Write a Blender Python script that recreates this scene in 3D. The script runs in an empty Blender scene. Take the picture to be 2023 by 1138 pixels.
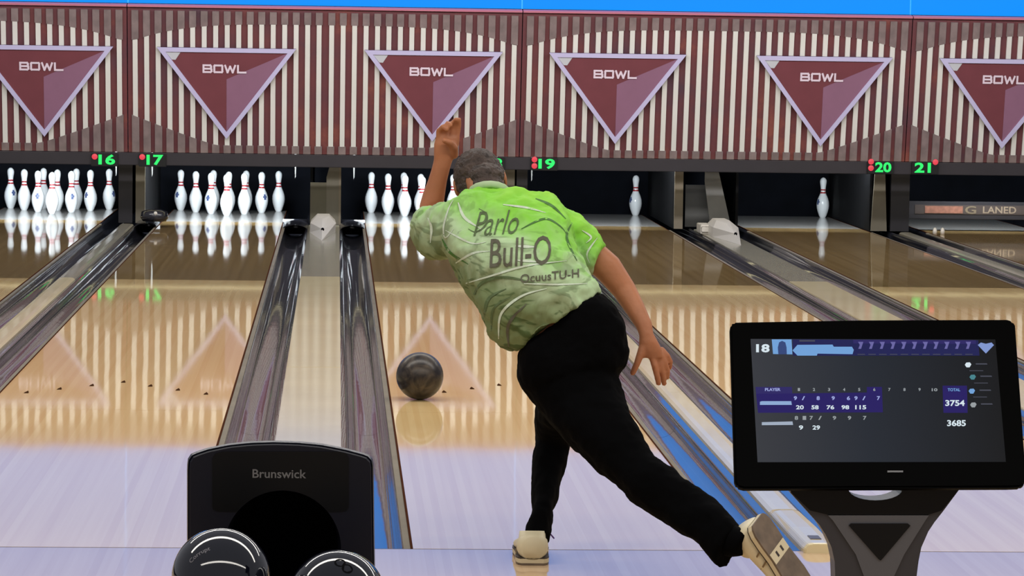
import bpy, bmesh, math, random
import numpy as np
from mathutils import Vector, Matrix
from mathutils.bvhtree import BVHTree
random.seed(7)
S = bpy.context.scene
COL = S.collection

# ------------------------------------------------------------------ camera
FPX, CX, CY = 6077.1, 1011.5, 569.0
PITCH, YAW, ROLL = .0809, .0575, .0146
CAM = Vector((-.7842, -9.8431, 1.649))
_F = Vector((math.sin(YAW)*math.cos(PITCH), math.cos(YAW)*math.cos(PITCH), -math.sin(PITCH)))
_r = Vector((math.cos(YAW), -math.sin(YAW), 0)); _u = _r.cross(_F)
_R = _r*math.cos(ROLL) + _u*math.sin(ROLL); _U = _u*math.cos(ROLL) - _r*math.sin(ROLL)
cd = bpy.data.cameras.new('camera'); cam = bpy.data.objects.new('camera', cd); COL.objects.link(cam)
cd.sensor_width = 36; cd.lens = FPX/2023*36; cd.clip_end = 200
M = Matrix((( _R.x,_U.x,-_F.x,CAM.x),(_R.y,_U.y,-_F.y,CAM.y),(_R.z,_U.z,-_F.z,CAM.z),(0,0,0,1)))
cam.matrix_world = M
S.camera = cam
def at(u, v, Y):
    """world point on the plane y = Y seen at photo pixel u, v"""
    d = _F + _R*((u-CX)/FPX) - _U*((v-CY)/FPX)
    return CAM + d*((Y-CAM.y)/d.y)

# ------------------------------------------------------------------ light
S.view_settings.view_transform = 'Standard'; S.view_settings.look = 'None'
S.view_settings.gamma = 1; S.view_settings.use_curve_mapping = False
S.view_settings.exposure = 0.0
w = bpy.data.worlds.new('room_ambience'); S.world = w; w.use_nodes = True
w.node_tree.nodes['Background'].inputs[0].default_value = (.62, .62, .68, 1)
w.node_tree.nodes['Background'].inputs[1].default_value = .42
def area(name, loc, sx, sy, power, color, target=None):
    l = bpy.data.lights.new(name, 'AREA'); l.shape = 'RECTANGLE'; l.size = sx; l.size_y = sy
    l.energy = power; l.color = color
    o = bpy.data.objects.new(name, l); COL.objects.link(o); o.location = loc
    if target is not None:
        o.rotation_euler = (Vector(target)-Vector(loc)).to_track_quat('-Z', 'Y').to_euler()
    return o
for (y, z, p) in ((-6.6, 3.9, 200), (-1.6, 4.0, 230), (3.6, 4.2, 260), (8.4, 4.2, 230)):
    area('ceiling_light', (.8, y, z), 13, .5, p, (1, .95, .87))
area('added_mask_fill', (.8, 12.6, 4.1), 14, .3, 370, (.98, .96, .97), (.8, 16.6, 1.0))  # unseen lamp, added to brighten the masking panels
LANES = {16: -3.3642, 17: -1.7829, 18: 0.0, 19: 1.5813, 20: 3.3642, 21: 4.9455}
for n, x in LANES.items():
    area('pin_deck_lamp', (x, 16.98, .66), 1.0, .07, 62 if n < 19 else 30, (.86, .95, 1), (x, 18.6, .08))

WD = {15: 'fifteen', 16: 'sixteen', 17: 'seventeen', 18: 'eighteen', 19: 'nineteen', 20: 'twenty', 21: 'twenty-one'}
# ------------------------------------------------------------------ helpers
def link(o, parent=None):
    COL.objects.link(o)
    if parent is not None: o.parent = parent
    return o
def tag(o, label=None, cat=None, group=None, kind=None):
    if label: o['label'] = label
    if cat: o['category'] = cat
    if group: o['group'] = group
    if kind: o['kind'] = kind
    return o
def empty(name, loc=(0,0,0), label=None, cat=None, group=None, kind=None):
    o = bpy.data.objects.new(name, None); link(o); o.location = loc; o.empty_display_size = .05
    return tag(o, label, cat, group, kind)
def lin(c):
    return tuple((v/255/12.92 if v/255 <= .04045 else ((v/255+.055)/1.055)**2.4) for v in c)
def mat(name, c, rough=.5, metal=0, spec=.5, emit=None, es=1, coat=0, noise=0, nscale=8, bump=0, bscale=60, srgb=True):
    m = bpy.data.materials.new(name); m.use_nodes = True; nt = m.node_tree; b = nt.nodes['Principled BSDF']
    col = lin(c) if srgb else c
    b.inputs['Base Color'].default_value = (*col, 1); b.inputs['Roughness'].default_value = rough
    b.inputs['Metallic'].default_value = metal; b.inputs['Specular IOR Level'].default_value = spec
    b.inputs['Coat Weight'].default_value = coat; b.inputs['Coat Roughness'].default_value = .04
    if emit:
        b.inputs['Emission Color'].default_value = (*lin(emit), 1); b.inputs['Emission Strength'].default_value = es
    if noise or bump:
        tc = nt.nodes.new('ShaderNodeTexCoord')
    if noise:
        n = nt.nodes.new('ShaderNodeTexNoise'); n.inputs['Scale'].default_value = nscale; n.inputs['Detail'].default_value = 4
        nt.links.new(tc.outputs['Object'], n.inputs['Vector'])
        r = nt.nodes.new('ShaderNodeValToRGB'); r.color_ramp.elements[0].position = .3; r.color_ramp.elements[1].position = .7
        r.color_ramp.elements[0].color = (*[v*(1-noise) for v in col], 1)
        r.color_ramp.elements[1].color = (*[min(1, v*(1+noise)) for v in col], 1)
        nt.links.new(n.outputs['Fac'], r.inputs['Fac']); nt.links.new(r.outputs['Color'], b.inputs['Base Color'])
    if bump:
        n2 = nt.nodes.new('ShaderNodeTexNoise'); n2.inputs['Scale'].default_value = bscale; n2.inputs['Detail'].default_value = 3
        nt.links.new(tc.outputs['Object'], n2.inputs['Vector'])
        bp = nt.nodes.new('ShaderNodeBump'); bp.inputs['Strength'].default_value = bump; bp.inputs['Distance'].default_value = .01
        nt.links.new(n2.outputs['Fac'], bp.inputs['Height']); nt.links.new(bp.outputs['Normal'], b.inputs['Normal'])
    return m

class MB:
    """collects vertices and faces and links them as ONE mesh object"""
    def __init__(s): s.v = []; s.f = []; s.m = []
    def poly(s, pts, mi=0):
        i = len(s.v); s.v += [tuple(p) for p in pts]; s.f.append(tuple(range(i, i+len(pts)))); s.m.append(mi)
    def box(s, a, b, mi=0):
        (x0,y0,z0),(x1,y1,z1) = a, b; i = len(s.v)
        s.v += [(x0,y0,z0),(x1,y0,z0),(x1,y1,z0),(x0,y1,z0),(x0,y0,z1),(x1,y0,z1),(x1,y1,z1),(x0,y1,z1)]
        for f in ((0,3,2,1),(4,5,6,7),(0,1,5,4),(1,2,6,5),(2,3,7,6),(3,0,4,7)):
            s.f.append(tuple(i+k for k in f)); s.m.append(mi)
    def loft(s, rings, closed=True, caps=True, mi=0):
        i = len(s.v); n = len(rings[0])
        for r in rings: s.v += [tuple(p) for p in r]
        for k in range(len(rings)-1):
            for j in range(n if closed else n-1):
                j2 = (j+1) % n
                s.f.append((i+k*n+j, i+k*n+j2, i+(k+1)*n+j2, i+(k+1)*n+j)); s.m.append(mi)
        if caps and closed:
            s.f.append(tuple(i+j for j in range(n))[::-1]); s.m.append(mi)
            s.f.append(tuple(i+(len(rings)-1)*n+j for j in range(n))); s.m.append(mi)
    def prism(s, outline, off, mi=0):
        """outline: 3-D points of the front, off: vector to the back"""
        off = Vector(off); a = [Vector(p) for p in outline]; n = len(a); i = len(s.v)
        s.v += [tuple(p) for p in a] + [tuple(p+off) for p in a]
        s.f.append(tuple(range(i, i+n))); s.m.append(mi)
        s.f.append(tuple(range(i+2*n-1, i+n-1, -1))); s.m.append(mi)
        for k in range(n):
            k2 = (k+1) % n; s.f.append((i+k, i+n+k, i+n+k2, i+k2)); s.m.append(mi)
    def lathe(s, prof, n=24, c=(0,0,0), mi=0, mis=None):
        rings = []
        i = len(s.v)
        for r, z in prof:
            s.v += [(c[0]+r*math.cos(2*math.pi*k/n), c[1]+r*math.sin(2*math.pi*k/n), c[2]+z) for k in range(n)]
        for q in range(len(prof)-1):
            for k in range(n):
                k2 = (k+1) % n
                s.f.append((i+q*n+k, i+q*n+k2, i+(q+1)*n+k2, i+(q+1)*n+k)); s.m.append(mis[q] if mis else mi)
        s.f.append(tuple(i+k for k in range(n))[::-1]); s.m.append(mi)
        s.f.append(tuple(i+(len(prof)-1)*n+k for k in range(n))); s.m.append(mi)
    def sphere(s, c, r, nu=24, nv=14, sc=(1,1,1), rot=None, mi=0):
        rings = []
        for q in range(nv+1):
            t = math.pi*q/nv; t = min(max(t, .02), math.pi-.02)
            ring = []
            for k in range(nu):
                a = 2*math.pi*k/nu
                p = Vector((r*sc[0]*math.sin(t)*math.cos(a), r*sc[1]*math.sin(t)*math.sin(a), -r*sc[2]*math.cos(t)))
                if rot is not None: p = rot @ p
                ring.append(p+Vector(c))
            rings.append(ring)
        s.loft(rings, mi=mi)
    def build(s, name, mats, parent=None, smooth=False, bevel=0, normals=True):
        me = bpy.data.meshes.new(name); me.from_pydata(s.v, [], s.f)
        if not isinstance(mats, (list, tuple)): mats = [mats]
        for m in mats: me.materials.append(m)
        me.polygons.foreach_set('material_index', s.m)
        if normals or bevel:
            bm = bmesh.new(); bm.from_mesh(me)
            if normals: bmesh.ops.recalc_face_normals(bm, faces=bm.faces)
            if bevel:
                es = [e for e in bm.edges if len(e.link_faces) == 2 and e.calc_face_angle(0) > .5]
                bmesh.ops.bevel(bm, geom=es, offset=bevel, segments=2, affect='EDGES', clamp_overlap=True)
            bm.to_mesh(me); bm.free()
        if smooth: me.polygons.foreach_set('use_smooth', [True]*len(me.polygons))
        me.update()
        o = bpy.data.objects.new(name, me); link(o, parent)
        return o
def text_mesh(txt, size, sx=1.0, bold=0.0, shear=0.0):
    """flat lettering as vertices (x, y) centred on 0,0 and triangles"""
    cu = bpy.data.curves.new('lettering', 'FONT'); cu.body = txt; cu.size = 1; cu.offset = bold; cu.shear = shear
    cu.align_x = 'CENTER'; cu.resolution_u = 3
    o = bpy.data.objects.new('lettering', cu); COL.objects.link(o)
    dg = bpy.context.evaluated_depsgraph_get(); dg.update()
    me = bpy.data.meshes.new_from_object(o.evaluated_get(dg))
    bpy.data.objects.remove(o); bpy.data.curves.remove(cu)
    vs = [Vector((v.co.x, v.co.y)) for v in me.vertices]; fs = [tuple(p.vertices) for p in me.polygons]
    bpy.data.meshes.remove(me)
    x0 = min(v.x for v in vs); x1 = max(v.x for v in vs); y0 = min(v.y for v in vs); y1 = max(v.y for v in vs)
    k = size/(y1-y0)
    return [((v.x-(x0+x1)/2)*k*sx, (v.y-(y0+y1)/2)*k) for v in vs], fs
def text_obj(name, txt, size, o, ax, ay, m, parent, sx=1.0, width=None, bold=0.0, shear=0.0, thick=.0):
    vs, fs = text_mesh(txt, size, sx, bold, shear)
    if width:
        wv = max(v[0] for v in vs)-min(v[0] for v in vs); vs = [(v[0]*width/wv, v[1]) for v in vs]
    mb = MB(); mb.v = [tuple(Vector(o)+Vector(ax)*x+Vector(ay)*y) for x, y in vs]; mb.f = fs; mb.m = [0]*len(fs)
    return mb.build(name, m, parent, normals=False)

# ------------------------------------------------------------------ materials
def wood(name, c1, c2, board=.02735, rough=.042, spec=.5, var=.10):
    m = bpy.data.materials.new(name); m.use_nodes = True; nt = m.node_tree; N = nt.nodes.new; L = nt.links.new
    b = nt.nodes['Principled BSDF']; b.inputs['Roughness'].default_value = rough; b.inputs['Specular IOR Level'].default_value = spec
    g = N('ShaderNodeNewGeometry'); sep = N('ShaderNodeSeparateXYZ'); L(g.outputs['Position'], sep.inputs[0])
    dv = N('ShaderNodeMath'); dv.operation = 'DIVIDE'; dv.inputs[1].default_value = board; L(sep.outputs['X'], dv.inputs[0])
    fl = N('ShaderNodeMath'); fl.operation = 'FLOOR'; L(dv.outputs[0], fl.inputs[0])
    wn = N('ShaderNodeTexWhiteNoise'); wn.noise_dimensions = '1D'; L(fl.outputs[0], wn.inputs['W'])
    mp = N('ShaderNodeMapping'); mp.inputs['Scale'].default_value = (38, .55, 1); L(g.outputs['Position'], mp.inputs['Vector'])
    n = N('ShaderNodeTexNoise'); n.inputs['Scale'].default_value = 1; n.inputs['Detail'].default_value = 5; L(mp.outputs[0], n.inputs['Vector'])
    ad = N('ShaderNodeMath'); ad.operation = 'MULTIPLY_ADD'; ad.inputs[1].default_value = .35; L(wn.outputs['Value'], ad.inputs[0])
    ml = N('ShaderNodeMath'); ml.operation = 'MULTIPLY'; ml.inputs[1].default_value = .65; L(n.outputs['Fac'], ml.inputs[0]); L(ml.outputs[0], ad.inputs[2])
    mx = N('ShaderNodeMix'); mx.data_type = 'RGBA'; mx.inputs['A'].default_value = (*lin(c1), 1); mx.inputs['B'].default_value = (*lin(c2), 1)
    L(ad.outputs[0], mx.inputs['Factor']); L(mx.outputs['Result'], b.inputs['Base Color'])
    n2 = N('ShaderNodeTexNoise'); n2.inputs['Scale'].default_value = 1; n2.inputs['Detail'].default_value = 1
    mp2 = N('ShaderNodeMapping'); mp2.inputs['Scale'].default_value = (7, 1.2, 1); L(g.outputs['Position'], mp2.inputs['Vector']); L(mp2.outputs[0], n2.inputs['Vector'])
    bp = N('ShaderNodeBump'); bp.inputs['Strength'].default_value = .07; bp.inputs['Distance'].default_value = .004
    L(n2.outputs['Fac'], bp.inputs['Height']); L(bp.outputs['Normal'], b.inputs['Normal'])
    return m
W_near = wood('maple_lane', (242, 212, 156), (222, 182, 122))
W_far = wood('darker_lane', (166, 138, 94), (134, 108, 68))  # darker wood tone for the lane panels towards the pins
W_app = wood('maple_approach', (216, 190, 156), (194, 160, 120), rough=.06)
M_deck = mat('deck_surface', (150, 146, 142), .12, noise=.08, nscale=3)
M_gut = mat('gutter_plastic', (84, 80, 84), .05, spec=.9, noise=.10, nscale=1.5, bump=.10, bscale=2.2)
M_gutdark = mat('gutter_end_plastic', (34, 34, 40), .15, spec=.7)
M_lip = mat('gutter_lip', (128, 120, 106), .7, spec=.08, noise=.1, nscale=4)
M_edge = mat('lane_edge', (70, 42, 30), .9, spec=.0)
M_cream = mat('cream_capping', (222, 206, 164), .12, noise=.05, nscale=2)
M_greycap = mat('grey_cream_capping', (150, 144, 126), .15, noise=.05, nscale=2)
M_white = mat('white_plastic', (214, 208, 196), .4)
M_dark = mat('dark_metal', (34, 32, 36), .45, noise=.15, nscale=6)
M_black = mat('black_void', (5, 5, 8), .8, spec=.05)
M_kickin = mat('kickback_inner_black', (14, 14, 16), .7, spec=.1)
M_curt = mat('pit_curtain', (8, 10, 17), .8, spec=.1, noise=.3, nscale=5)
M_kick = mat('kickback_laminate', (104, 98, 84), .5, noise=.12, nscale=5)
M_kick2 = mat('kickback_grey_steel', (120, 120, 118), .4, noise=.12, nscale=5)
M_rail = mat('rail_black', (46, 42, 46), .45, noise=.1, nscale=4)
M_pin = mat('pin_white', (238, 240, 242), .18, spec=.5, coat=.4)
M_red = mat('pin_red', (170, 24, 34), .3)
M_mark = mat('pin_mark', (60, 80, 130), .4)
M_slatw = mat('slat_white', (222, 220, 212), .55, noise=.05, nscale=3)
M_slatt = mat('slat_taupe', (128, 112, 110), .6, noise=.22, nscale=9)
M_tri = mat('sign_maroon', (116, 58, 66), .5, noise=.06, nscale=6)
M_facet = mat('sign_mauve', (142, 100, 124), .5, noise=.05, nscale=6)
M_frame = mat('sign_frame', (200, 194, 228), .45)
M_frameb = mat('sign_side', (58, 44, 74), .5)
M_letter = mat('sign_lettering', (232, 214, 226), .5)
M_patch = mat('sign_corner', (198, 200, 204), .5)
M_green = mat('green_led', (4, 10, 6), .5, emit=(40, 240, 110), es=1.1)
M_redl = mat('red_led', (30, 6, 6), .5, emit=(236, 70, 84), es=.95)
M_pcb = mat('display_housing', (14, 16, 16), .4)
M_screen = mat('video_screen_blue', (2, 4, 8), .35, spec=.2, emit=(0, 146, 255), es=1.0)
M_seam = mat('video_screen_seam', (60, 150, 220), .4, emit=(70, 190, 255), es=.6)
def backing_material():
    m = bpy.data.materials.new('mask_print'); m.use_nodes = True; nt = m.node_tree; N = nt.nodes.new; L = nt.links.new
    b = nt.nodes['Principled BSDF']; b.inputs['Roughness'].default_value = .6
    g = N('ShaderNodeNewGeometry')
    n = N('ShaderNodeTexNoise'); n.inputs['Scale'].default_value = 1.7; n.inputs['Detail'].default_value = 6; n.inputs['Roughness'].default_value = .65
    L(g.outputs['Position'], n.inputs['Vector'])
    r = N('ShaderNodeValToRGB'); e = r.color_ramp.elements
    e[0].position = .30; e[0].color = (*lin((82, 56, 68)), 1); e[1].position = .72; e[1].color = (*lin((146, 80, 66)), 1)
    k = e.new(.45); k.color = (*lin((102, 56, 62)), 1); k = e.new(.58); k.color = (*lin((112, 58, 60)), 1)
    L(n.outputs['Fac'], r.inputs['Fac']); L(r.outputs['Color'], b.inputs['Base Color'])
    return m
M_back = backing_material()
M_trimtop = mat('mask_top_trim', (196, 120, 140), .5)

# ------------------------------------------------------------------ floor and setting
HW = .5334
mb = MB(); mb.box((-9, -13, -.06), (11, -.006, 0)); fl = mb.build('floor', W_app); tag(fl, 'pale glossy maple approach floor reflecting the blue screens', kind='structure')
mb = MB(); mb.box((-9, -.006, -.05), (11, .006, -.0005)); o = mb.build('trim_1', mat('foul_line_dark', (70, 60, 74), .4)); tag(o, 'thin dark foul line seam across the approach end', kind='structure')
mb = MB(); mb.box((-9, .006, -.30), (11, 21, -.2)); o = mb.build('floor', M_black); tag(o, 'dark sub floor below the lanes', kind='structure')
mb = MB(); mb.box((-9, 20.6, -.3), (11, 20.7, 5)); o = mb.build('wall_back', M_black); tag(o, 'black wall behind the pinsetters', kind='structure')
mb = MB(); mb.box((-9, 19.62, -.2), (11, 19.68, 1.8)); o = mb.build('wall_back', M_curt); tag(o, 'dark blue black curtain closing the pits behind the pins', kind='structure')
mb = MB(); mb.box((-9, 17.2, 4.0), (11, 20.6, 4.1)); o = mb.build('ceiling', M_black); tag(o, 'dark ceiling over the pinsetters', kind='structure')

# ------------------------------------------------------------------ lanes
arrow_m = mat('guide_arrow_dark', (64, 40, 26), .9, spec=0)
gw = {16: 'far left lane', 17: 'lane with full pin rack between the divider caps', 18: 'lane with the rolling ball', 19: 'lane right of the bowler with a lone pin', 20: 'lane behind the scoring screen with a lone pin', 21: 'far right lane with lowered sweep board'}
def build_lane(n, x):
    t = empty('bowling_lane', (x, 0, 0), 'glossy maple bowling %s, under number %s' % (gw[n], WD[n]), 'bowling lane', 'bowling lanes')
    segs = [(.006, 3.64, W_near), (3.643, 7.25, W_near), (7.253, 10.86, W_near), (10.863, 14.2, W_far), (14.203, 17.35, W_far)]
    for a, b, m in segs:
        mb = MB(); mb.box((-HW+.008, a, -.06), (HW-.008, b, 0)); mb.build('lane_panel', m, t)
    mb = MB(); mb.box((-HW+.008, 17.353, -.06), (HW-.008, 19.22, 0)); mb.build('pin_deck', M_deck, t)
    for s in (-1, 1):
        mb = MB(); x0, x1 = sorted((s*(HW-.008), s*HW)); mb.box((x0, .006, -.07), (x1, 19.22, .0005)); mb.build('edge_strip', M_edge, t)
    for k in range(-3, 4):
        y = 4.73 - abs(k)*.153; xx = k*.1365
        mb = MB(); mb.poly([(xx-.011, y-.03, .0008), (xx+.011, y-.03, .0008), (xx+.009, y+.01, .0008), (xx, y+.07, .0008), (xx-.009, y+.01, .0008)])
        mb.build('guide_arrow', arrow_m, t)
for n, x in LANES.items(): build_lane(n, x)

def build_gutter(xa, xb, label):
    """channel from xa (lane side) to xb (divider side)"""
    t = empty('gutter', ((xa+xb)/2, 0, 0), label, 'gutter', 'gutters beside the lanes')
    c = (xa+xb)/2; s = 1 if xb > xa else -1; hw = abs(xb-xa)/2
    def prof(x):
        return x
    def ring(y, dz=0, r=1):
        pts = []
        pts.append((-s*hw*.998, y, -.006)); pts.append((-s*hw*.80, y, -.012))
        for k in range(13):
            a = math.pi*k/12; pts.append((-s*hw*.76*math.cos(a)+s*.0, y, -.016-.072*math.sin(a)**.8+dz))
        pts.append((s*hw*.82, y, -.012)); pts.append((s*hw*.998, y, -.004))
        return [(p[0], p[1], p[2]) for p in pts]
    ys = [.008, 3.5, 3.504, 7.2, 7.204, 10.8, 10.804, 14.2]
    mb = MB()
    for i in range(0, len(ys), 2):
        mb.loft([ring(ys[i]), ring(ys[i+1] if i+1 < len(ys) else 14.2)], closed=False)
    mb.loft([ring(14.2), ring(15.2, 0)], closed=False)
    mb.build('channel', M_gut, t, smooth=True, normals=False)
    mb = MB(); mb.loft([ring(15.2), ring(17.0, -.01), ring(19.2, -.05)], closed=False); mb.build('flat_channel', M_gutdark, t, smooth=True, normals=False)
    mb = MB(); a, b = sorted((-s*hw*.998, -s*hw*.80)); mb.box((a, .008, -.03), (b, 16.9, -.002)); mb.build('lip', M_lip, t)
    mb = MB()
    for k in range(9):
        a0, a1 = math.pi*k/8, math.pi*(k+.999)/8
    return t
side = {-1: 'left', 1: 'right'}
divs = {'16|17': (LANES[16]+HW, LANES[17]-HW), '17|18': (LANES[17]+HW, LANES[18]-HW), '18|19': (LANES[18]+HW, LANES[19]-HW), '19|20': (LANES[19]+HW, LANES[20]-HW), '20|21': (LANES[20]+HW, LANES[21]-HW)}
caps = {'16|17': (-2.630, -2.515), '17|18': (-1.024, -.755), '18|19': (.738, .846), '19|20': (2.345, 2.61), '20|21': (4.100, 4.205)}
for key, (xa, xb) in divs.items():
    a, b = key.split('|'); ca, cb = caps[key]
    build_gutter(xa, ca, 'dark grey gutter along the right edge of lane %s' % WD[int(a)])
    build_gutter(xb, cb, 'dark grey gutter along the left edge of lane %s' % WD[int(b)])
    wide = (cb-ca) > .2
    if wide:
        t = empty('divider_cap', ((ca+cb)/2, 0, 0), 'wide cream ball track cover between lanes %s and %s' % (WD[int(a)], WD[int(b)]), 'divider', 'lane divider covers')
        hw = (cb-ca)/2
        for (y0, y1) in ((.05, 5.4), (5.404, 11.2), (11.204, 16.95)):
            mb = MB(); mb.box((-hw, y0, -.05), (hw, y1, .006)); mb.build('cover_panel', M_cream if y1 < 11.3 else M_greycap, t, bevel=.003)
        mb = MB(); mb.box((-hw, .008, -.15), (hw, 16.95, -.05)); mb.build('base', M_dark, t)
    else:
        t = empty('divider_cap', ((ca+cb)/2, 0, 0), 'narrow raised cream divider strip between lanes %s and %s' % (WD[int(a)], WD[int(b)]), 'divider', 'lane divider covers')
        hw = (cb-ca)/2
        def rr(y, h=.022, k=1):
            return [(-hw*k, y, -.02), (-hw*k, y, h*.45), (-hw*.78*k, y, h*.9), (-hw*.4*k, y, h), (hw*.4*k, y, h), (hw*.78*k, y, h*.9), (hw*k, y, h*.45), (hw*k, y, -.02)]
        for (y0, y1) in ((.75, 4.3), (4.303, 10.7), (10.703, 16.6)):
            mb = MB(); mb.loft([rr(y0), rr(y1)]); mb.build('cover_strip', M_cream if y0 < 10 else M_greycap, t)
        mb = MB(); mb.loft([rr(-.045, .03, .86), rr(-.03, .032, .96), rr(0, .032, 1.0), rr(.3, .032, 1.04), rr(.70, .026, 1.0), rr(.747)]); mb.build('end_cover', M_cream, t, bevel=.002)
        mb = MB(); mb.box((-.018, .04, .0315), (.018, .11, .034)); mb.build('sensor_window', mat('sensor_brown', (74, 60, 46), .3), t)
        mb = MB(); mb.box((-hw, .008, -.15), (hw, 17.0, -.021)); mb.build('base', M_dark, t)
# outer lanes' far gutters lie outside the frame except at the right of lane twenty-one and left of 16
build_gutter(LANES[16]-HW, LANES[16]-HW-.21, 'dark grey gutter along the left edge of lane sixteen')
build_gutter(LANES[21]+HW, LANES[21]+HW+.22, 'dark grey gutter along the right edge of lane twenty-one')

# white prow shaped ball stops on the wide covers
def prow(cx, label):
    t = empty('track_prow', (cx, 0, 0), label, 'ball track prow', 'white prows on the wide covers')
    z0 = .0065; H = .125
    fl_ = [(-.005, 14.9, z0), (.105, 16.0, z0), (.105, 16.45, z0), (-.105, 16.45, z0), (-.112, 15.95, z0)]
    mid = [(-.005, 15.3, .075), (.108, 15.95, .085), (.10, 16.45, .085), (-.10, 16.45, .085), (-.105, 15.95, .085)]
    top = [(-.005, 15.85, H), (.055, 16.15, H+.01), (.05, 16.45, H+.01), (-.05, 16.45, H+.01), (-.055, 16.15, H+.01)]
    mb = MB(); mb.loft([fl_, mid, top]); mb.build('housing', M_white, t)
    mb = MB(); mb.sphere((0, 15.29, .073), .014, 12, 6); mb.build('sensor_hole', M_black, t, smooth=True)
prow(-.894, 'white faceted prow on the divider cover right of the full rack on lane seventeen')
prow(2.50, 'white faceted prow on the divider cover left of lane twenty')
mb = MB(); mb.box((2.33, 16.3, .0065), (2.42, 16.6, .085)); mb.box((2.335, 16.29, .02), (2.415, 16.3, .07))
tag(mb.build('sensor_box', M_white, bevel=.012), 'small white box beside the prow left of lane twenty', 'sensor box')

# ------------------------------------------------------------------ pinsetters, kickbacks
lamp_m = mat('lamp_housing', (60, 60, 60), .4)
deck_words = {n: n for n in LANES}
for n, x in LANES.items():
    t = empty('pinsetter', (x, 17, 0), 'dark pinsetter opening behind lane %s' % WD[n], 'pinsetter', 'pinsetters behind the lanes')
    mb = MB(); mb.box((-.60, .25, .84), (.60, 2.2, .92)); mb.build('pin_table', M_black, t)
    mb = MB(); mb.box((-.60, -.04, .69), (.60, .03, .72)); mb.build('lamp_housing', lamp_m, t)
    for s in (-1, 1):
        mb = MB(); mb.prism([(s*.632-.008, .5, .60), (s*.632+.010, .5, .60), (s*.632+.006, .5, .40), (s*.632-.002, .5, .384)], (0, .02, 0)); mb.build('sweep_arm', M_kick2, t)
# lane twenty-one: lowered sweep board
t = empty('sweep_board', (LANES[21], 17.2, 0), 'dark lowered sweep board with worn orange lettering behind lane twenty-one', 'sweep board')
p0 = at(1788, 397, 17.2); p1 = at(1788, 431, 17.2)
mb = MB(); mb.box((-.70, 0, .105), (.60, .03, .262)); mb.build('board', M_dark, t, bevel=.004)
mb = MB(); mb.box((-.60, -.003, .15), (.56, 0, .232)); mb.build('sticker', mat('sticker_brown', (52, 42, 38), .6), t)
M_or = mat('worn_orange_print', (120, 78, 62), .6, noise=.25, nscale=30)
mb = MB(); mb.box((-.51, -.006, .158), (-.17, -.003, .222)); mb.build('faded_block', M_or, t)
text_obj('lettering', 'G', .07, (-.10, -.005, .19), (1,0,0), (0,0,1), mat('worn_tan_print', (96, 84, 66), .6), t, width=.10, bold=.02)
text_obj('lettering', 'LANED', .062, (.16, -.005, .192), (1,0,0), (0,0,1), mat('worn_pale_print', (116, 102, 86), .6), t, width=.30, bold=.02)

def kick(x0, x1, m, name_, label, y0=16.98, zt=.62, notch=False):
    t = empty('kickback', ((x0+x1)/2, y0, 0), label, 'kickback', 'kickbacks between the pin decks')
    h = (x1-x0)/2
    mb = MB(); mb.box((-h, .02, .002), (-h+.022, 2.3, zt)); mb.build('side_plate', M_kickin, t)
    mb = MB(); mb.box((h-.022, .02, .002), (h, 2.3, zt)); mb.build('side_plate', M_kickin, t)
    return t, h
t, h = kick(-2.66, -2.44, None, '', 'narrow black and grey kickback between lanes sixteen and seventeen')
mb = MB(); mb.box((-h-.01, -.03, .007), (h*.0, .02, .62)); mb.build('front_post', M_dark, t)
mb = MB(); mb.box((h*.25, -.03, .007), (h*.98, .02, .62)); mb.build('front_strip', M_kick, t)
t, h = kick(-1.012, -.745, None, '', 'wide olive grey kickback behind the white prow between lanes seventeen and eighteen')
mb = MB(); mb.box((-h, 0, .007), (h*.05, .02, .375)); mb.build('front_cover', mat('kick_olive', (92, 88, 72), .5, noise=.1, nscale=4), t)
mb = MB(); mb.prism([(h*.05, -.004, .007), (h*.86, -.004, .007), (h*.86, -.004, .62), (h*.45, -.004, .62), (h*.05, -.004, .42)], (0, .02, 0)); mb.build('gusset_plate', mat('kick_olive_light', (108, 104, 92), .5, noise=.1, nscale=4), t)
mb = MB(); mb.box((h*.86, -.01, .007), (h, .02, .62)); mb.build('edge_strip', M_lip, t)
t, h = kick(.70, .87, None, '', 'narrow dark kickback between lanes eighteen and nineteen beside the bowler')
mb = MB(); mb.box((-h-.02, -.03, .007), (-h*.2, .02, .62)); mb.build('front_strip', M_kick, t)
mb = MB(); mb.box((0, -.03, .007), (h+.01, .02, .62)); mb.build('front_post', M_dark, t)
t, h = kick(2.175, 2.74, None, '', 'wide grey kickback with pale left edge between lanes nineteen and twenty')
mb = MB(); mb.box((-h, -.01, .007), (-h+.075, .03, .62)); mb.build('edge_strip', M_lip, t)
mb = MB(); mb.box((-h+.13, .3, .007), (-h+.36, .33, .38)); mb.build('front_cover', M_kick2, t)
mb = MB(); mb.prism([(-h+.33, .05, .007), (h-.05, .05, .007), (h-.2, .05, .62), (-h+.27, .05, .62), (-h+.27, .05, .42)], (0, .02, 0)); mb.build('gusset_plate', M_kick2, t)
t, h = kick(3.905, 4.25, None, '', 'dark kickback with tan front strip between lanes twenty and twenty-one')
mb = MB(); mb.prism([(-h+.01, -.02, .007), (-h+.15, -.02, .007), (-h+.12, -.02, .62), (-h+.04, -.02, .62)], (0, .03, 0)); mb.build('front_strip', M_kick, t)
mb = MB(); mb.box((-h+.18, -.02, .007), (h, .02, .62)); mb.build('front_post', M_dark, t)

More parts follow.
